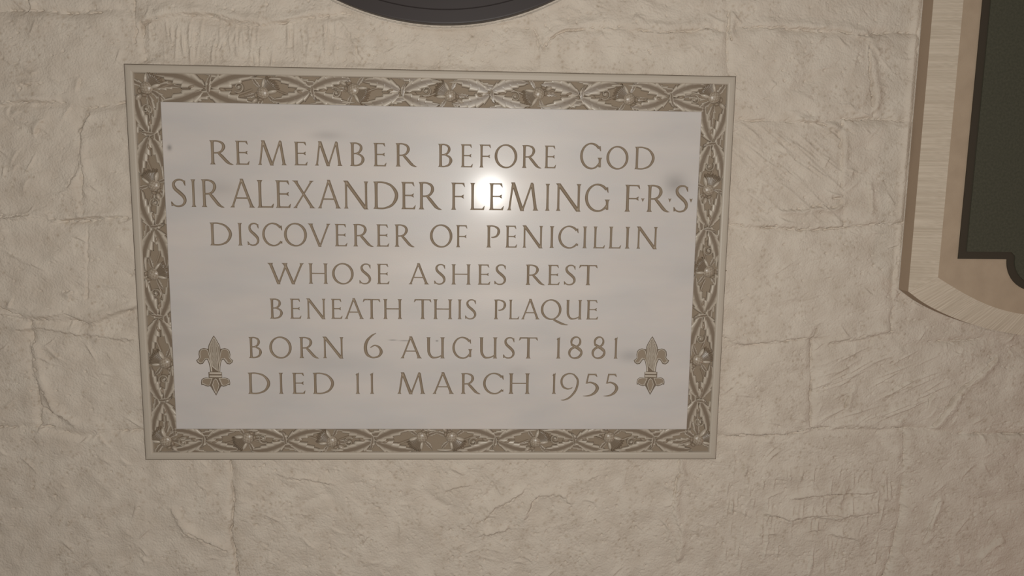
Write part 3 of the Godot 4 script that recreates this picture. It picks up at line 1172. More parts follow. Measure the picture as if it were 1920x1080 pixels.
# text lines: two ends of the line as [x, top, base] in photo pixels, then [letters, x origin, pixels per unit, left and right of each letter]
func text_lines() -> Array:
	return [
		[[400, 263.5, 308.3], [1220, 276.0, 317.7], [["REMEMBER", 380, 4.3636, [60, 255, 270, 385, 452, 690, 750, 860, 918, 1145, 1205, 1325, 1398, 1505, 1578, 1755]], ["BEFOREGOD", 800, 4.3636, [92, 210, 278, 378, 430, 525, 555, 740, 778, 940, 962, 1058, 1253, 1435, 1468, 1648, 1698, 1862]]]],
		[[330, 336.0, 387.7], [1285, 348.0, 398.0], [["SIRALEXANDE", 310, 3.7647, [42, 152, 185, 220, 258, 418, 458, 635, 650, 768, 780, 888, 898, 1062, 1075, 1242, 1258, 1435, 1468, 1645, 1665, 1768]], ["RFLEMINGF.R.S.", 800, 3.7647, [-57, 108, 172, 270, 305, 410, 438, 545, 565, 790, 835, 868, 908, 1088, 1115, 1292, 1395, 1502, 1510, 1535, 1550, 1715, 1701, 1724, 1740, 1842, 1850, 1874]]]],
		[[400, 417.6, 460.0], [1225, 425.9, 466.5], [["DISCOVERER", 380, 4.3636, [62, 243, 290, 328, 368, 465, 490, 655, 668, 855, 862, 1050, 1082, 1185, 1232, 1400, 1422, 1527, 1570, 1735]], ["OFPENICILLIN", 800, 4.3636, [27, 210, 240, 332, 487, 600, 643, 740, 780, 950, 1003, 1042, 1075, 1240, 1273, 1310, 1360, 1458, 1487, 1590, 1620, 1660, 1712, 1885]]]],
		[[510, 493.5, 531.8], [1110, 497.2, 534.8], [["WHOSEASHESREST", 490, 2.9538, [35, 240, 262, 370, 393, 512, 543, 608, 640, 710, 815, 930, 957, 1020, 1052, 1160, 1198, 1268, 1290, 1355, 1463, 1572, 1585, 1652, 1675, 1740, 1757, 1860]]]],
		[[510, 560.0, 597.5], [1115, 562.6, 599.2], [["BENEATHTHISPLAQUE", 490, 2.9538, [48, 120, 160, 222, 250, 357, 387, 450, 460, 570, 563, 660, 675, 780, 845, 942, 952, 1058, 1087, 1110, 1128, 1190, 1287, 1355, 1370, 1428, 1437, 1543, 1547, 1700, 1685, 1775, 1798, 1865]]]],
		[[470, 632.0, 671.3], [1160, 632.8, 672.4], [["BORN6AU", 450, 5.189, [88, 215, 288, 505, 578, 770, 805, 1010, 1205, 1390, 1560, 1772, 1812, 1994]], ["GUST1881", 800, 5.189, [250, 445, 510, 688, 742, 855, 895, 1080, 1258, 1302, 1375, 1515, 1603, 1738, 1818, 1858]]]],
		[[470, 698.8, 738.5], [1155, 700.4, 738.5], [["DIED11M", 450, 5.189, [80, 297, 380, 425, 510, 638, 710, 917, 1125, 1168, 1265, 1305, 1530, 1805]], ["ARCH1955", 800, 5.189, [55, 268, 332, 525, 548, 748, 795, 1003, 1217, 1258, 1298, 1478, 1520, 1675, 1720, 1862]]]],
	]


func build_panel(root: Node3D, px: float, lo: float, hi: float, floor_z: float) -> void:
	var face := Shape.new()
	var bev := 0.0008
	# the raised block: sides and a fine bevel
	for e in [[Vector2(-px, hi), Vector2(px, hi)], [Vector2(px, hi), Vector2(px, lo)], [Vector2(px, lo), Vector2(-px, lo)], [Vector2(-px, lo), Vector2(-px, hi)]]:
		var m := Vector2((lo + hi) * 0.0, (lo + hi) * 0.5)
		var out := (((e[0] as Vector2) + (e[1] as Vector2)) * 0.5 - m).normalized()
		var ia: Vector2 = e[0] - Vector2(signf(e[0].x), signf(e[0].y - m.y)) * bev
		var ib: Vector2 = e[1] - Vector2(signf(e[1].x), signf(e[1].y - m.y)) * bev
		face.quad(Vector3(e[0].x, e[0].y, floor_z - 0.001), Vector3(e[1].x, e[1].y, floor_z - 0.001), Vector3(e[1].x, e[1].y, FACE_Z - bev), Vector3(e[0].x, e[0].y, FACE_Z - bev), Vector3(out.x, out.y, 0))
		face.quad(Vector3(e[0].x, e[0].y, FACE_Z - bev), Vector3(e[1].x, e[1].y, FACE_Z - bev), Vector3(ib.x, ib.y, FACE_Z), Vector3(ia.x, ia.y, FACE_Z), Vector3(out.x, out.y, 1))
	var panel := part("inscription_panel", ArrayMesh.new(), M.marble, root)
	var x0 := -px + bev
	var x1 := px - bev
	var all := []     # every sunk outline: {rings, ridge, box, node, tris}
	var line_no := 0
	var splits := [hi - bev]
	for line in text_lines():
		var l: Array = line[0]
		var r: Array = line[1]
		for words in line[2]:
			for k in (words[0] as String).length():
				var ch: String = words[0][k]
				var xl: float = words[1] + words[3][k * 2] / words[2]
				var xr: float = words[1] + words[3][k * 2 + 1] / words[2]
				var t: float = ((xl + xr) * 0.5 - l[0]) / (r[0] - l[0])
				var base := lerpf(l[2], r[2], t)
				var top := lerpf(l[1], r[1], t)
				var a := at2(xl, base, FACE_Z)
				var b := at2(xr, base, FACE_Z)
				var cap := at2((xl + xr) * 0.5, top, FACE_Z).y - a.y
				if line_no == 0 and ch == "G":
					cap *= 1.12
				all.append(letter_cut(ch, Vector2(a.x, (a.y + b.y) * 0.5 - PLAQUE_Y), b.x - a.x, cap, line_no))
		line_no += 1
	for side in 2:
		var c := at2(403.0 if side == 0 else 1221.0, 685.5, FACE_Z)
		all.append(lily_cut(Vector2(c.x, c.y - PLAQUE_Y), 0 if side == 0 else 1))
	# the face is cut in strips, one per line; the last two lines share theirs with the lilies
	var ends := [at2(960, 327, FACE_Z).y, at2(960, 408, FACE_Z).y, at2(960, 480, FACE_Z).y, at2(960, 547, FACE_Z).y, at2(960, 612.5, FACE_Z).y, PANEL_LOW + bev]
	var top_y := hi - bev
	for k in 6:
		var low_y: float = ends[k] - PLAQUE_Y
		cut_strip(face, all, k, x0, x1, low_y, top_y)
		top_y = low_y
	# texture place of every point of the face
	for i in face.v.size():
		face.uv[i] = Vector2((face.v[i].x + px) / (2.0 * px), (hi - face.v[i].y) / (hi - lo))
	panel.mesh = face.mesh()
	for e in all:
		if e.kind == "letter":
			part("letter", e.shape.mesh(), M.paint, panel)
	for e in all:
		if e.kind == "lily":
			lily(root, e)


func letter_cut(ch: String, foot: Vector2, width: float, cap: float, line_no: int) -> Dictionary:
	draw_letter(ch)
	var rings := joined(strokes)
	var mn := 1e9
	var mx := -1e9
	for r in rings:
		for p in r:
			mn = minf(mn, p.x)
			mx = maxf(mx, p.x)
	var k := width / (mx - mn)
	var put := func(p: Vector2) -> Vector2: return Vector2(foot.x + (p.x - mn) * k, foot.y + p.y * cap) * 1000.0
	var out := []
	var box := Rect2()
	for r in rings:
		var q := PackedVector2Array()
		for p in r:
			q.append(put.call(p))
		q = dense(q, 2.2)
		if q.size() < 3:
			continue
		box = Rect2(q[0], Vector2.ZERO) if out.is_empty() else box
		for p in q:
			box = box.expand(p)
		out.append(q)
	var mids := PackedVector2Array()
	for p in ridge:
		mids.append(put.call(p))
	return {"kind": "letter", "rings": out, "mids": mids, "box": box, "line": mini(line_no, 5), "shape": Shape.new(), "count": line_no}


func lily_outline() -> PackedVector2Array:
	# half of a fleur-de-lis, millimetres from its middle, y up
	var h := [0, 448, 20, 420, 48, 368, 74, 318, 86, 280, 88, 252, 112, 254, 150, 262, 192, 250, 222, 218, 229, 165, 222, 125, 240, 96, 268, 82, 254, 46, 215, 18, 172, 26, 148, 62, 126, 92, 106, 84, 90, 42, 76, -30, 72, -98, 97, -98, 97, -184, 132, -180, 176, -188, 204, -212, 211, -255, 208, -292, 182, -288, 152, -306, 112, -316, 84, -308, 68, -330, 34, -390, 0, -452]
	var p := PackedVector2Array()
	for i in range(0, h.size(), 2):
		p.append(Vector2(h[i], h[i + 1]) * 0.1065)
	for i in range(h.size() - 4, 1, -2):
		p.append(Vector2(-h[i], h[i + 1]) * 0.1065)
	return p


func lily_cut(mid: Vector2, which: int) -> Dictionary:
	var q := PackedVector2Array()
	for p in lily_outline():
		q.append(mid * 1000.0 + p)
	q = dense(q, 1.4)
	var box := Rect2(q[0], Vector2.ZERO)
	for p in q:
		box = box.expand(p)
	return {"kind": "lily", "rings": [q], "mids": PackedVector2Array(), "box": box, "line": 5, "mid": mid, "which": which}


var paint_full := Color8(122, 104, 86).srgb_to_linear()
var paint_worn := Color8(160, 143, 124).srgb_to_linear()


func cut_strip(face: Shape, all: Array, k: int, x0: float, x1: float, y0: float, y1: float) -> void:
	var pts := PackedVector2Array()
	var lift := PackedFloat32Array()
	for i in 82:
		for y in [y0, y1]:
			pts.append(Vector2(lerpf(x0, x1, i / 81.0), y) * 1000.0)
			lift.append(0.0)
	for i in range(1, 8):
		for x in [x0, x1]:
			pts.append(Vector2(x, lerpf(y0, y1, i / 8.0)) * 1000.0)
			lift.append(0.0)
	var here := []
	for e in all:
		if e.line != k:
			continue
		here.append(e)
		for r in e.rings:
			for p in r:
				pts.append(p + Vector2(rng.randf_range(-0.01, 0.01), rng.randf_range(-0.01, 0.01)))
				lift.append(0.0)
		for p in e.mids:
			if not inside(p, e.rings):
				continue
			var d := gap(p, e.rings)
			if d > 0.8:
				pts.append(p)
				lift.append(-d * 0.75)
	var t := Geometry2D.triangulate_delaunay(pts)
	for i in range(0, t.size(), 3):
		var a := pts[t[i]]
		var b := pts[t[i + 1]]
		var c := pts[t[i + 2]]
		var m := (a + b + c) / 3.0
		var owner = null
		for e in here:
			if e.box.has_point(m) and inside(m, e.rings):
				owner = e
				break
		var s := face
		if owner != null:
			if owner.kind == "lily":
				continue
			s = owner.shape
		var before := s.v.size()
		s.tri(Vector3(a.x, a.y, FACE_Z * 1000.0 + lift[t[i]]) * 0.001, Vector3(b.x, b.y, FACE_Z * 1000.0 + lift[t[i + 1]]) * 0.001, Vector3(c.x, c.y, FACE_Z * 1000.0 + lift[t[i + 2]]) * 0.001, Vector3(0, 0, 1))
		if owner != null:
			for q in range(before, s.v.size()):
				s.c[q] = paint_worn if s.v[q].z < FACE_Z - 0.0004 else paint_full


func petal_shape(half: Array, mirrored: bool, c: Vector2, high: float, ribs: bool) -> Mesh:
	# one carved petal: a groove round it, a bare raised hem, an umber hollow (outline in tenths of a millimetre from the middle)
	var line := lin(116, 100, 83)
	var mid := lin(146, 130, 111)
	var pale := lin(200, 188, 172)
	var r := PackedVector2Array()
	for i in range(0, half.size(), 2):
		r.append(Vector2(half[i], half[i + 1]) * 0.1065)
	if mirrored:
		for i in range(half.size() - 4, 0, -2):
			r.append(Vector2(-half[i], half[i + 1]) * 0.1065)
	var rings := [dense(r, 0.9)]
	var pts := PackedVector2Array()
	pts.append_array(rings[0])
	for inset in [0.35, 0.6, 1.0, 1.35, 1.6, 2.1, 2.6, 3.4, 4.4, 5.6]:
		for q in Geometry2D.offset_polygon(r, -inset):
			if q.size() > 2:
				pts.append_array(dense(q, 0.8))
	if ribs:
		for i in 60:
			for x in [-1.8, -0.9, 0.0, 0.9, 1.8]:
				var p := Vector2(x + 0.013 * (i % 3), 40.0 - i + 0.011 * (i % 2))
				if inside(p, rings) and gap(p, rings) > 1.2:
					pts.append(p)
	var s := Shape.new()
	for p in pts:
		var d := gap(p, rings)
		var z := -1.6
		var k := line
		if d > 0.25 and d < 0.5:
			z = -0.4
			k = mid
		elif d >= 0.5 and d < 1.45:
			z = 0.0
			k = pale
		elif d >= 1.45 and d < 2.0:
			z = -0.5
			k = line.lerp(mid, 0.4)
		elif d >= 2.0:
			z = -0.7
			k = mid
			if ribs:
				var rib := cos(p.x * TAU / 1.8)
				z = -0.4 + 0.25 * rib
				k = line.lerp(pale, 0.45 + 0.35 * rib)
		s.v.append(Vector3(c.x + p.x, c.y + p.y, FACE_Z * 1000.0 + z + high) * 0.001)
		s.n.append(Vector3.ZERO)
		s.c.append(k)
		s.uv.append(Vector2.ZERO)
	var t := Geometry2D.triangulate_delaunay(pts)
	for i in range(0, t.size(), 3):
		if inside((pts[t[i]] + pts[t[i + 1]] + pts[t[i + 2]]) / 3.0, rings):
			facet(s, t[i], t[i + 1], t[i + 2])
	for i in s.n.size():
		s.n[i] = s.n[i].normalized() if s.n[i].length() > 0.0 else Vector3(0, 0, 1)
	return s.mesh()


func facet(s: Shape, a: int, b: int, d: int) -> void:
	var g := (s.v[b] - s.v[a]).cross(s.v[d] - s.v[a])
	if g.z > 0.0:
		s.ix.append_array([a, d, b])
	else:
		g = -g
		s.ix.append_array([a, b, d])
	for q in [a, b, d]:
		s.n[q] += g


func lily(root: Node3D, e: Dictionary) -> void:
	# the sunk bed inside the outline, and the petals carved up out of it
	var dark := lin(122, 106, 89)
	var pale := lin(196, 183, 167)
	var r: PackedVector2Array = e.rings[0]
	var s := Shape.new()
	var t := Geometry2D.triangulate_polygon(r)
	for i in range(0, t.size(), 3):
		var q := []
		for k in 3:
			q.append(Vector3(r[t[i + k]].x, r[t[i + k]].y, FACE_Z * 1000.0 - 1.5) * 0.001)
		s.tri(q[0], q[1], q[2], Vector3(0, 0, 1), dark)
	for i in r.size():
		var a := r[i] * 0.001
		var b := r[(i + 1) % r.size()] * 0.001
		var inward := (b - a).orthogonal()
		if not Geometry2D.is_point_in_polygon((a + b) * 500.0 + inward.normalized() * 0.05, r):
			inward = -inward
		s.quad(Vector3(a.x, a.y, FACE_Z), Vector3(b.x, b.y, FACE_Z), Vector3(b.x, b.y, FACE_Z - 0.0016), Vector3(a.x, a.y, FACE_Z - 0.0016), Vector3(inward.x, inward.y, 0), dark)
	var o := part("fleur_de_lis", s.mesh(), M.carved, root)
	var c: Vector2 = e.mid * 1000.0
	var side := [38, -96, 68, -96, 71, -30, 85, 46, 104, 94, 128, 101, 150, 74, 176, 36, 214, 27, 248, 52, 260, 80, 238, 88, 216, 122, 222, 165, 214, 214, 188, 243, 150, 254, 112, 246, 88, 222, 70, 150, 52, 50]
	var low := [38, -186, 130, -184, 174, -193, 199, -215, 205, -256, 202, -285, 181, -281, 151, -299, 112, -309, 84, -301, 68, -262, 50, -215]
	for sgn in [1, -1]:
		for h in [[side, -0.2], [low, -0.2]]:
			var m := []
			for i in range(0, h[0].size(), 2):
				m.append_array([sgn * h[0][i], h[0][i + 1]])
			part("petal", petal_shape(m, false, c, h[1], false), M.carved, o)
	part("petal", petal_shape([0, 438, 20, 408, 46, 358, 70, 308, 81, 270, 78, 205, 62, 90, 44, -20, 40, -96], true, c, 0.2, true), M.carved, o)
	part("petal", petal_shape([0, -186, 34, -222, 56, -292, 38, -356, 0, -444], true, c, 0.2, false), M.carved, o)
	for y in [-12.4, -17.3]:
		var b := Shape.new()
		var p := []
		var cols := []
		for row in 7:
			var a := PI * row / 6.0
			for q in [-1.0, -0.94, 0.94, 1.0]:
				p.append(Vector3(c.x + q * 9.4, c.y + y + cos(a) * 1.7, FACE_Z * 1000.0 - 1.2 + sin(a) * (1.8 if absf(q) < 1.0 else 0.0)) * 0.001)
				cols.append(dark if row == 0 or row == 6 else pale)
		b.grid(p, cols, 7, 4, Vector3(0, 0, 1))
		part("collar", b.mesh(), M.carved, o)


# -------------------------------------------------------------------- the carved border
var tone_dark := Color()
var tone_line := Color()
var tone_mid := Color()
var tone_pale := Color()


func leaf_shape(long: float, wide: float, bend: float, teeth: int, seed_: int) -> Mesh:
	# a toothed leaf lying along +x from its stalk, the rib bowed by bend (units: photo pixels on the plaque)
	var r := RandomNumberGenerator.new()
	r.seed = seed_
	var rows := teeth * 8 + 1
	var p := []
	var cols := []
	var hi := 6.2
	for i in rows:
		var t := i / float(rows - 1)
		var x := long * t
		var y := bend * sin(t * PI * 0.8) - bend * 0.35 * t
		var slope := (bend * cos(t * PI * 0.8) * PI * 0.8 - bend * 0.35) / long
		var nrm := Vector2(-slope, 1.0).normalized()
		var env := pow(sin(PI * pow(clampf(t * 0.97 + 0.03, 0.0, 1.0), 0.72)), 0.75)
		var row := []
		for side in [1.0, -1.0]:
			var f := fposmod(t * teeth + (0.0 if side > 0 else 0.45), 1.0)
			var tooth := 0.66 + 0.34 * pow(f, 1.5)
			if f > 0.86:
				tooth = lerpf(1.0, 0.66, (f - 0.86) / 0.14)
			var w := maxf(0.4, wide * env * tooth)
			row.append([w, side, 4.0 * f * f * env])
		var L: float = row[0][0]
		var R: float = row[1][0]
		var inset := 1.7
		var fl: float = row[0][2]
		var fr: float = row[1][2]
		for q in [[L + 0.3, 0.0, 0, fl], [maxf(L - inset, 0.2), 0.70, 1, fl], [L * 0.62, 0.90, 2, fl * 0.5], [minf(L * 0.3, 2.4), 0.70, 3, 0.0], [0.0, 0.92, 3, 0.0], [-minf(R * 0.3, 2.4), 0.70, 3, 0.0], [-R * 0.62, 0.90, 2, fr * 0.5], [-maxf(R - inset, 0.2), 0.70, 1, fr], [-R - 0.3, 0.0, 0, fr]]:
			var b: Vector2 = Vector2(x + q[3], y) + nrm * q[0]
			var h: float = q[1] * hi * (0.78 + 0.22 * sin(t * PI))
			p.append(Vector3(b.x * PX, b.y * PX, h * PX))
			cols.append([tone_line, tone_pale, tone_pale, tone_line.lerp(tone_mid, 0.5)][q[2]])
	var s := Shape.new()
	s.grid(p, cols, rows, 9, Vector3(0, 0, 1))
	return s.mesh()


func rod_shape(path: PackedVector2Array, r0: float, r1: float, rise: float, top: Color) -> Mesh:
	# a half-round rod along a path
	var p := []
	var cols := []
	for i in path.size():
		var d := (path[mini(i + 1, path.size() - 1)] - path[maxi(i - 1, 0)]).normalized()
		var s := Vector2(-d.y, d.x)
		var t := i / float(path.size() - 1)
		var r := lerpf(r0, r1, t)
		for k in 7:
			var a := PI * k / 6.0
			var q := path[i] + s * cos(a) * r
			p.append(Vector3(q.x, q.y, rise * sin(a)) * PX)
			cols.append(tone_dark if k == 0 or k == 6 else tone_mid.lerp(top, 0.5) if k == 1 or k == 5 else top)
	var sh := Shape.new()
	sh.grid(p, cols, path.size(), 7, Vector3(0, 0, 1))
	return sh.mesh()


func knob_shape(rx: float, ry: float, rise: float, top: Color) -> Mesh:
	var s := Shape.new()
	add_knob(s, Vector2.ZERO, rx, ry, rise, top, false)
	return s.mesh()


func add_knob(s: Shape, mid: Vector2, rx: float, ry: float, rise: float, top: Color, net: bool) -> void:
	var p := []
	var cols := []
	var rings := 12 if net else 6
	var round := 36 if net else 18
	for i in rings + 1:
		var a := PI / 2 * i / rings
		for k in round + 1:
			var b := TAU * k / round
			var u := Vector2(cos(b) * cos(a), sin(b) * cos(a))
			p.append(Vector3(mid.x + u.x * rx, mid.y + u.y * ry, rise * sin(a)) * PX)
			var c := top
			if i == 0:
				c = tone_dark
			elif net:
				var g := minf(absf(fposmod(asin(clampf(u.x, -1, 1)) * 2.1 + asin(clampf(u.y, -1, 1)) * 1.4, 1.0) - 0.5), absf(fposmod(asin(clampf(u.x, -1, 1)) * 2.1 - asin(clampf(u.y, -1, 1)) * 1.4, 1.0) - 0.5))
				c = tone_dark.lerp(tone_mid, 0.4) if g < 0.13 else top
			cols.append(c)
	s.grid(p, cols, rings + 1, round + 1, Vector3(0, 0, 1))


func thistle_shape(seed_: int) -> Mesh:
	# netted globe at the middle, ribbed tuft along +x, hulls at its foot
	var s := Shape.new()
	add_knob(s, Vector2.ZERO, 11.5, 11.0, 7.6, tone_mid.lerp(tone_pale, 0.55), true)
	# tuft
	var p := []
	var cols := []
	var across := 29
	for i in 6:
		var t := i / 5.0
		for k in across:
			var u := k / float(across - 1) * 2.0 - 1.0
			var a := u * 0.62
			var d := lerpf(8.0, 29.0 + 1.4 * cos(u * 22.0), t)
			var rib := cos(u * 30.0)
			p.append(Vector3(cos(a) * d, sin(a) * d, (4.6 + 1.6 * t + 0.9 * rib * (0.3 + t)) if k > 0 and k < across - 1 and i < 5 else 0.0) * PX)
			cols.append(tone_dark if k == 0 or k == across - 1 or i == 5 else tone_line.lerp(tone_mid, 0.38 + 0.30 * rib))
	s.grid(p, cols, 6, across, Vector3(0, 0, 1))
	# pale sepals either side of the tuft, hulls and knobs behind the globe
	for q in [[Vector2(12, 10), 0.55, 9.0, 3.6, tone_pale], [Vector2(12, -10), -0.55, 9.0, 3.6, tone_pale], [Vector2(-12, 5), 0.9, 5.0, 3.2, tone_mid], [Vector2(-12, -5), -0.9, 5.0, 3.2, tone_mid], [Vector2(-21, 0), 0.0, 7.0, 4.0, tone_mid.lerp(tone_pale, 0.6)]]:
		var k := Shape.new()
		add_knob(k, Vector2.ZERO, q[2], q[3], 7.0, q[4], false)
		var turn := Transform3D(Basis(Vector3(0, 0, 1), q[1]), Vector3(q[0].x, q[0].y, 0) * PX)
		var base := s.v.size()
		for i in k.v.size():
			s.v.append(turn * k.v[i])
			s.n.append(turn.basis * k.n[i])
			s.c.append(k.c[i])
			s.uv.append(Vector2.ZERO)
		for i in k.ix:
			s.ix.append(i + base)
	return s.mesh()


func put_on(parent: Node3D, called: String, m: Mesh, x: float, y: float, z: float, ang: float, grow := 1.0) -> void:
	var o := part(called, m, M.carved, parent)
	o.transform = Transform3D(Basis(Vector3(0, 0, 1), ang).scaled(Vector3(grow, grow, 1.0)), Vector3(x, y, z))


func build_frieze(f: Node3D, ox: float, oy: float, px: float, lo: float, hi: float, z: float) -> void:
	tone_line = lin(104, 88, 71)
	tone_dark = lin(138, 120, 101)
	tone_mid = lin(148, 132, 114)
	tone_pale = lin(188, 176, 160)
	var leaves := {}
	for k in 4:
		for sgn in [1, -1]:
			leaves[[k, sgn]] = leaf_shape([74, 70, 50, 46][k], [16.5, 15.5, 11.0, 11.0][k], sgn * [10, 8, 6, 5][k], [5, 4, 4, 4][k], k)
	var thistle := thistle_shape(1)
	var berry := knob_shape(7.5, 3.6, 6.6, tone_mid)
	var bead := knob_shape(4.2, 3.2, 6.4, tone_pale)
	var bar := knob_shape(17.0, 2.4, 6.0, tone_pale)
	var curls := {}
	var vines := {}
	for sgn in [1.0, -1.0]:
		var p := PackedVector2Array()
		for i in 34:
			var t := i / 33.0
			var a := lerpf(-2.6, 5.2, t)
			var r := lerpf(13.0, 3.0, pow(t, 0.8))
			p.append(Vector2(cos(a) * r, sgn * sin(a) * r))
		curls[sgn] = rod_shape(p, 2.2, 1.6, 6.4, tone_mid.lerp(tone_pale, 0.55))
		var v := PackedVector2Array()
		for i in 25:
			var t := i / 24.0
			v.append(Vector2((t - 0.5) * 132.0, sgn * 9.0 * sin(t * TAU)))
		vines[sgn] = rod_shape(v, 2.2, 2.2, 5.4, tone_mid)
	# the middle line of the border, as four runs; u along the run, v outward
	var mx := (ox + px) * 0.5
	var my_top := (oy + hi) * 0.5
	var my_low := (-oy + lo) * 0.5
	var runs := [
		[Vector2(-mx, my_top), Vector2(mx, my_top), [45, -30, 150, 205, 150], [0.203, 0.362, 0.52, 0.677, 0.84]],
		[Vector2(mx, my_top), Vector2(mx, my_low), [75, 150, 30], [0.245, 0.485, 0.75]],
		[Vector2(mx, my_low), Vector2(-mx, my_low), [-45, 40, -50, 230, 150, 210], [0.165, 0.305, 0.465, 0.53, 0.70, 0.855]],
		[Vector2(-mx, my_low), Vector2(-mx, my_top), [150, 20, 110], [0.235, 0.49, 0.745]],
	]
	var corner := [50, 135, 20, 140]
	for k in 4:
		var a: Vector2 = runs[k][0]
		var b: Vector2 = runs[k][1]
		var len := a.distance_to(b)
		var ang := (b - a).angle()
		var du := (b - a) / len
		var dv := Vector2(-du.y, du.x)
		put_on(f, "thistle", thistle, a.x - du.x * 0.002, a.y - du.y * 0.002, z, deg_to_rad(corner[k]), 1.12)
		for e in [[0.0, 13.0, 0.95], [-1.57, 13.0, 0.95], [2.6, 6.0, 0.7], [-0.78, 8.0, 0.8]]:
			var turn: float = ang + e[0]
			if k % 2 == 1:
				turn = ang + e[0]
			put_on(f, "leaf", leaves[[2, 1 if k % 2 == 0 else -1]], a.x + cos(turn) * e[1] * PX, a.y + sin(turn) * e[1] * PX, z - 0.0014, turn, e[2])
		var stops: Array = [0.0] + runs[k][3] + [1.0]
		for i in runs[k][3].size():
			var q: Vector2 = a.lerp(b, runs[k][3][i])
			var th := deg_to_rad(runs[k][2][i])
			var shift := Vector2(cos(th), sin(th)) * -7.0 * PX
			for e in [[2.55, 11.0, 0.56], [-2.55, 11.0, 0.56], [1.35, 11.0, 0.52], [-1.35, 11.0, 0.52]]:
				var dir := Vector2(cos(th + e[0]), sin(th + e[0]))
				put_on(f, "leaf", leaves[[3, 1 if e[0] > 0 else -1]], q.x + shift.x + dir.x * e[1] * PX, q.y + shift.y + dir.y * e[1] * PX, z - 0.0016, th + e[0], e[2])
			put_on(f, "thistle", thistle, q.x + shift.x, q.y + shift.y, z, th, 1.08)
			# plain bars let into the edge beside the flower
			var side := 1.0 if (i + k) % 2 == 0 else -1.0
			for e in [-19.0, 19.0]:
				var w: Vector2 = q + du * e * PX + dv * side * 20.5 * PX
				put_on(f, "border_bar", bar, w.x, w.y, z, ang, 0.95)
		for i in stops.size() - 1:
			var s0: float = stops[i] * len / PX
			var s1: float = stops[i + 1] * len / PX
			var gap_len := s1 - s0
			if gap_len < 90.0:
				continue
			var g := gap_len / 172.0
			var sgn := 1.0 if (i + k) % 2 == 0 else -1.0
			var mid := (s0 + s1) * 0.5
			var lay := func(called: String, m: Mesh, u: float, v: float, turn: float, grow: float, up: float) -> void:
				var w: Vector2 = a + du * (mid + u * g) * PX + dv * v * sgn * PX
				put_on(f, called, m, w.x, w.y, z + up, ang + turn * sgn, grow)
			lay.call("vine", vines[sgn], 0.0, 0.0, 0.0, g, -0.0008)
			# leaves spring both ways from the knot in the middle
			lay.call("leaf", leaves[[0, int(-sgn)]], -4.0, 2.0, PI - 0.20, g, 0.0)
			lay.call("leaf", leaves[[1, int(sgn)]], -6.0, -4.0, PI + 0.24, g, 0.0)
			lay.call("leaf", leaves[[1, int(sgn)]], 6.0, 4.0, 0.22, g, 0.0)
			lay.call("leaf", leaves[[0, int(-sgn)]], 2.0, -5.0, -0.19, g, 0.0)
			lay.call("leaf", leaves[[3, int(sgn)]], -30.0, -19.0, 0.10, g, -0.0012)
			lay.call("leaf", leaves[[3, int(-sgn)]], 38.0, 19.0, PI - 0.12, g, -0.0012)
			lay.call("leaf", leaves[[2, int(sgn)]], 2.0, -8.0, PI * 0.42, 0.55 * g, 0.0004)
			lay.call("scroll", curls[sgn], 47.0, 4.0, 0.3, 0.85, 0.0002)
			lay.call("berry", berry, -22.0, 3.0, 0.15, 1.0, 0.0)
			lay.call("berry", berry, 22.0, -1.0, -0.3, 1.0, 0.0)
			lay.call("berry", bead, 1.0, 8.0, 0.6, 1.0, 0.0)
			lay.call("berry", bead, 47.0, 4.0, 0.2, 0.9, 0.0002)


# -------------------------------------------------------------------- the moulded tablet on the right
func tablet_path(off: float) -> PackedVector2Array:
	# outline of the tablet, inset by off: down the left side and round the bowed foot, mirrored about its axis
	var ax := 1.075
	var left := 0.748 + off
	var p := PackedVector2Array()
	p.append(Vector2(left, 2.35))
	# the foot: traced bow, from the lower left corner to the axis
	var foot := FOOT
	var rows := 220
	for i in rows + 1:
		p.append(Vector2(left, lerpf(2.35, foot_y(foot, off, left), i / float(rows))))
	var n := 90
	for i in range(1, n + 1):
		var x := lerpf(left, ax, i / float(n))
		p.append(Vector2(x, foot_y(foot, off, x)))
	for i in range(n - 1, -1, -1):
		var x := lerpf(left, ax, i / float(n))
		p.append(Vector2(2.0 * ax - x, foot_y(foot, off, x)))
	for i in range(rows, -1, -1):
		p.append(Vector2(2.0 * ax - left, lerpf(2.35, foot_y(foot, off, left), i / float(rows))))
	p.append(Vector2(2.0 * ax - left, 2.35))
	return p


func bow(foot: Array, u: float) -> float:
	var n := foot.size() / 2
	for i in n - 1:
		if u <= foot[i * 2 + 2] or i == n - 2:
			var k0 := maxi(i - 1, 0) * 2
			var k3 := mini(i + 2, n - 1) * 2
			var dx: float = foot[i * 2 + 2] - foot[i * 2]
			var t := clampf((u - foot[i * 2]) / dx, 0.0, 1.0)
			var m0: float = (foot[i * 2 + 3] - foot[k0 + 1]) / (foot[i * 2 + 2] - foot[k0]) * dx
			var m1: float = (foot[k3 + 1] - foot[i * 2 + 1]) / (foot[k3] - foot[i * 2]) * dx
			var tt := t * t
			var ttt := tt * t
			return (2 * ttt - 3 * tt + 1) * foot[i * 2 + 1] + (ttt - 2 * tt + t) * m0 + (3 * tt - 2 * ttt) * foot[i * 2 + 3] + (ttt - tt) * m1
	return 1.4


func foot_y(foot: Array, off: float, x: float) -> float:
	var u := x - 0.748
	var slope := (bow(foot, u + 0.004) - bow(foot, u - 0.004)) / 0.008 if u > 0.004 else (bow(foot, 0.008) - bow(foot, 0.0)) / 0.008
	return bow(foot, u) + off * lerpf(1.06, 0.80, smoothstep(0.03, 0.17, u)) * sqrt(1.0 + slope * slope)


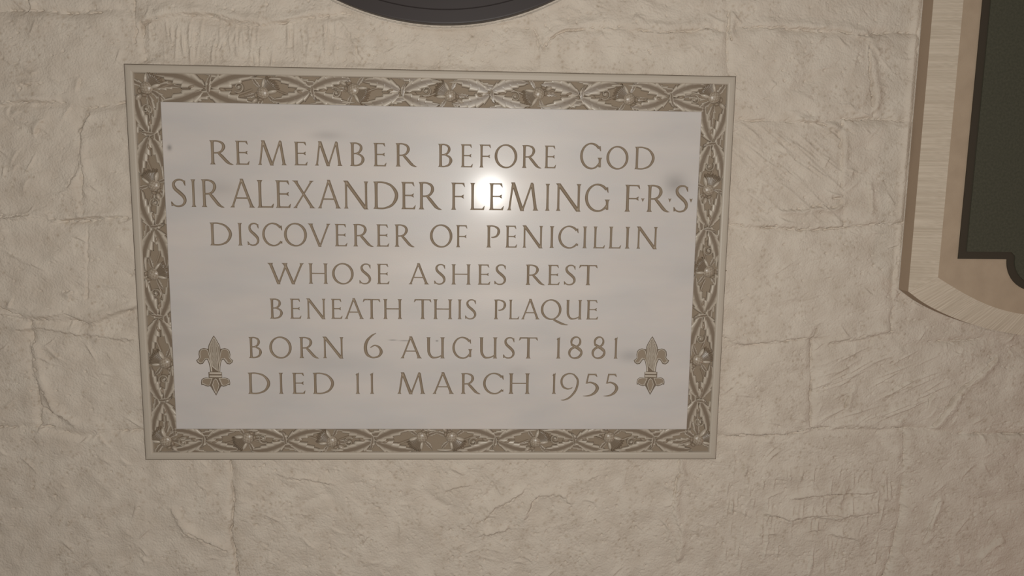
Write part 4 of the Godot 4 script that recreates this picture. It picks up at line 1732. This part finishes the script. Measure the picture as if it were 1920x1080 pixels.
func build_tablet() -> void:
	var root := thing("stone_tablet", "tall pale stone wall tablet with tooled border, bowed foot and dark green inset panel", "tablet")
	var z0 := 0.027
	var z1 := 0.033
	var wide := 0.0425
	var outer := tablet_path(0.0)
	var inner := tablet_path(wide)
	var n := outer.size()
	# sides
	var s := Shape.new()
	for i in n - 1:
		var a := outer[i]
		var b := outer[i + 1]
		if a.distance_to(b) < 1e-6:
			continue
		var d := (b - a).normalized()
		s.quad(Vector3(a.x, a.y, 0.0), Vector3(b.x, b.y, 0.0), Vector3(b.x, b.y, z0), Vector3(a.x, a.y, z0), Vector3(d.y, -d.x, 0) * (1.0 if Vector2(d.y, -d.x).dot(a - Vector2(1.075, 1.9)) > 0 else -1.0))
	part("side", s.mesh(), M.tablet_side, root)
	# the field
	var f := Shape.new()
	var tri := Geometry2D.triangulate_polygon(dense(inner, 0.02))
	var ip := dense(inner, 0.02)
	for i in range(0, tri.size(), 3):
		f.tri(Vector3(ip[tri[i]].x, ip[tri[i]].y, z1), Vector3(ip[tri[i + 1]].x, ip[tri[i + 1]].y, z1), Vector3(ip[tri[i + 2]].x, ip[tri[i + 2]].y, z1), Vector3(0, 0, 1))
	part("field", f.mesh(), M.tablet, root)
	# the tooled border: fine chisel furrows square to the edge, three mitred lengths
	for run in 3:
		var lo_i: int = [0, 221, 401][run]
		var hi_i: int = [221, 401, n - 1][run]
		var pts := PackedVector2Array()
		var pin := PackedVector2Array()
		for i in range(lo_i, hi_i + 1):
			pts.append(outer[i])
			pin.append(inner[i])
		var p := []
		var cols := []
		var rows := 0
		var pale := lin(214, 199, 180)
		var deep := lin(176, 160, 140)
		var lengths := [0.0]
		for i in range(1, pts.size()):
			lengths.append(lengths[i - 1] + pts[i].distance_to(pts[i - 1]))
		var total: float = lengths[lengths.size() - 1]
		var count := int(total / 0.0011)
		var slot := 0
		var tool := RandomNumberGenerator.new()
		tool.seed = 70 + run
		var prev := 0.0
		for k in count + 1:
			var l := total * k / count
			while slot < lengths.size() - 2 and lengths[slot + 1] < l:
				slot += 1
			var seg: float = lengths[slot + 1] - lengths[slot]
			var t: float = (l - lengths[slot]) / seg if seg > 0.0 else 0.0
			var o := pts[slot].lerp(pts[slot + 1], t)
			var q := pin[slot].lerp(pin[slot + 1], t)
			var reach := 1.0
			if run != 1:
				# upright lengths: furrows run level and stop at the mitre
				var corner_o: Vector2 = outer[221] if run == 0 else outer[401]
				var corner_i: Vector2 = inner[221] if run == 0 else inner[401]
				reach = clampf((o.y - corner_o.y) / (corner_i.y - corner_o.y), 0.0, 1.0)
				q = Vector2(lerpf(o.x, corner_i.x, reach), o.y)
			var r := tool.randf_range(-1.0, 1.0)
			var r2 := tool.randf_range(-1.0, 1.0)
			var r3 := tool.randf_range(-1.0, 1.0)
			prev = prev * 0.3 + r
			for c in 6:
				var u := c / 5.0
				var rough: float = lerpf(prev, r2, u) if c % 2 == 0 else lerpf(prev, r3, u)
				var b := o.lerp(q, u)
				p.append(Vector3(b.x, b.y, lerpf(z0, z1, u * reach) + (0.0006 * rough if c > 0 and c < 5 else 0.0)))
				cols.append(pale.lerp(deep, clampf(0.35 + 0.3 * rough, 0.0, 1.0)))
			rows += 1
		var sh := Shape.new()
		sh.grid(p, cols, rows, 6, Vector3(0, 0, 1))
		part("tooled_border", sh.mesh(), M.tooled, root)
	# the dark panel: straight side, stepped shoulder, rounded drop below
	var zz := z1
	var a := at2(1797, 482, zz)
	var up := at2(1840, 0, zz)
	var lx := (a.x + up.x) * 0.5
	var step := at2(1887, 486, zz)
	var low := at2(1920, 540, zz)
	var rad := 0.050
	var path := PackedVector2Array([Vector2(lx, 2.25), Vector2(lx, step.y), Vector2(step.x, step.y)])
	for k in range(1, 13):
		var t := PI / 2 * k / 12.0
		path.append(Vector2(step.x + rad * (1.0 - cos(t)), step.y - rad * sin(t)))
	var mirror := path.duplicate()
	mirror.reverse()
	for q in mirror:
		path.append(Vector2(2.15 - q.x, q.y))
	var inset := Geometry2D.offset_polygon(path, -0.0115)
	var plate := Shape.new()
	var hz := zz + 0.0035
	var rim: PackedVector2Array = path
	var flat: PackedVector2Array = inset[0]
	for i in rim.size():
		var q := rim[i]
		var r := rim[(i + 1) % rim.size()]
		var d := (r - q).normalized()
		var outw := Vector2(d.y, -d.x)
		if Geometry2D.is_point_in_polygon((q + r) * 0.5 + outw * 0.002, rim):
			outw = -outw
		plate.quad(Vector3(q.x, q.y, zz - 0.004), Vector3(r.x, r.y, zz - 0.004), Vector3(r.x, r.y, zz + 0.0020), Vector3(q.x, q.y, zz + 0.0020), Vector3(outw.x, outw.y, 0))
	plate_face(plate, rim, zz + 0.0020)
	part("dark_panel", plate.mesh(), M.slate_edge, root).set_meta("label", "dark brown margin of the green panel")
	var top := Shape.new()
	plate_face(top, flat, hz)
	for i in flat.size():
		var q := flat[i]
		var r := flat[(i + 1) % flat.size()]
		var d := (r - q).normalized()
		var outw := Vector2(d.y, -d.x)
		if Geometry2D.is_point_in_polygon((q + r) * 0.5 + outw * 0.002, flat):
			outw = -outw
		top.quad(Vector3(q.x, q.y, zz + 0.001), Vector3(r.x, r.y, zz + 0.001), Vector3(r.x, r.y, hz), Vector3(q.x, q.y, hz), Vector3(outw.x, outw.y, 0.4))
	part("raised_face", top.mesh(), M.slate, root).set_meta("label", "dark green flat face of the panel")


func plate_face(s: Shape, p: PackedVector2Array, z: float) -> void:
	var t := Geometry2D.triangulate_polygon(p)
	for i in range(0, t.size(), 3):
		s.tri(Vector3(p[t[i]].x, p[t[i]].y, z), Vector3(p[t[i + 1]].x, p[t[i + 1]].y, z), Vector3(p[t[i + 2]].x, p[t[i + 2]].y, z), Vector3(0, 0, 1))


# -------------------------------------------------------------------- the dark roundel above
func build_roundel() -> void:
	var root := thing("round_plaque", "dark round wall plaque with a plain flat rim, above the marble plaque", "plaque")
	root.position = Vector3(0.0078, 2.2549, 0.0)
	var R := 0.383
	var rim := [[R, 0.0], [R, 0.0125], [R - 0.0005, 0.0135], [R - 0.002, 0.014], [R - 0.0195, 0.014], [R - 0.0205, 0.0125]]
	part("rim", lathe(rim, 0.0).mesh(), M.roundel, root)
	part("face", lathe([[R - 0.0203, 0.0120], [R - 0.0215, 0.0131], [R - 0.06, 0.0131], [0.0, 0.0131]], 0.0).mesh(), M.roundel, root)


func lathe(prof: Array, _z: float) -> Shape:
	var s := Shape.new()
	var n := 180
	for i in n:
		var a := TAU * i / n
		var b := TAU * (i + 1) / n
		for k in prof.size() - 1:
			var p: Array = prof[k]
			var q: Array = prof[k + 1]
			var d := Vector2(q[0] - p[0], q[1] - p[1])
			var m := (a + b) * 0.5
			var toward := Vector3(cos(m) * d.y, sin(m) * d.y, -d.x)
			s.quad(Vector3(cos(a) * p[0], sin(a) * p[0], p[1]), Vector3(cos(b) * p[0], sin(b) * p[0], p[1]), Vector3(cos(b) * q[0], sin(b) * q[0], q[1]), Vector3(cos(a) * q[0], sin(a) * q[0], q[1]), toward)
	return s
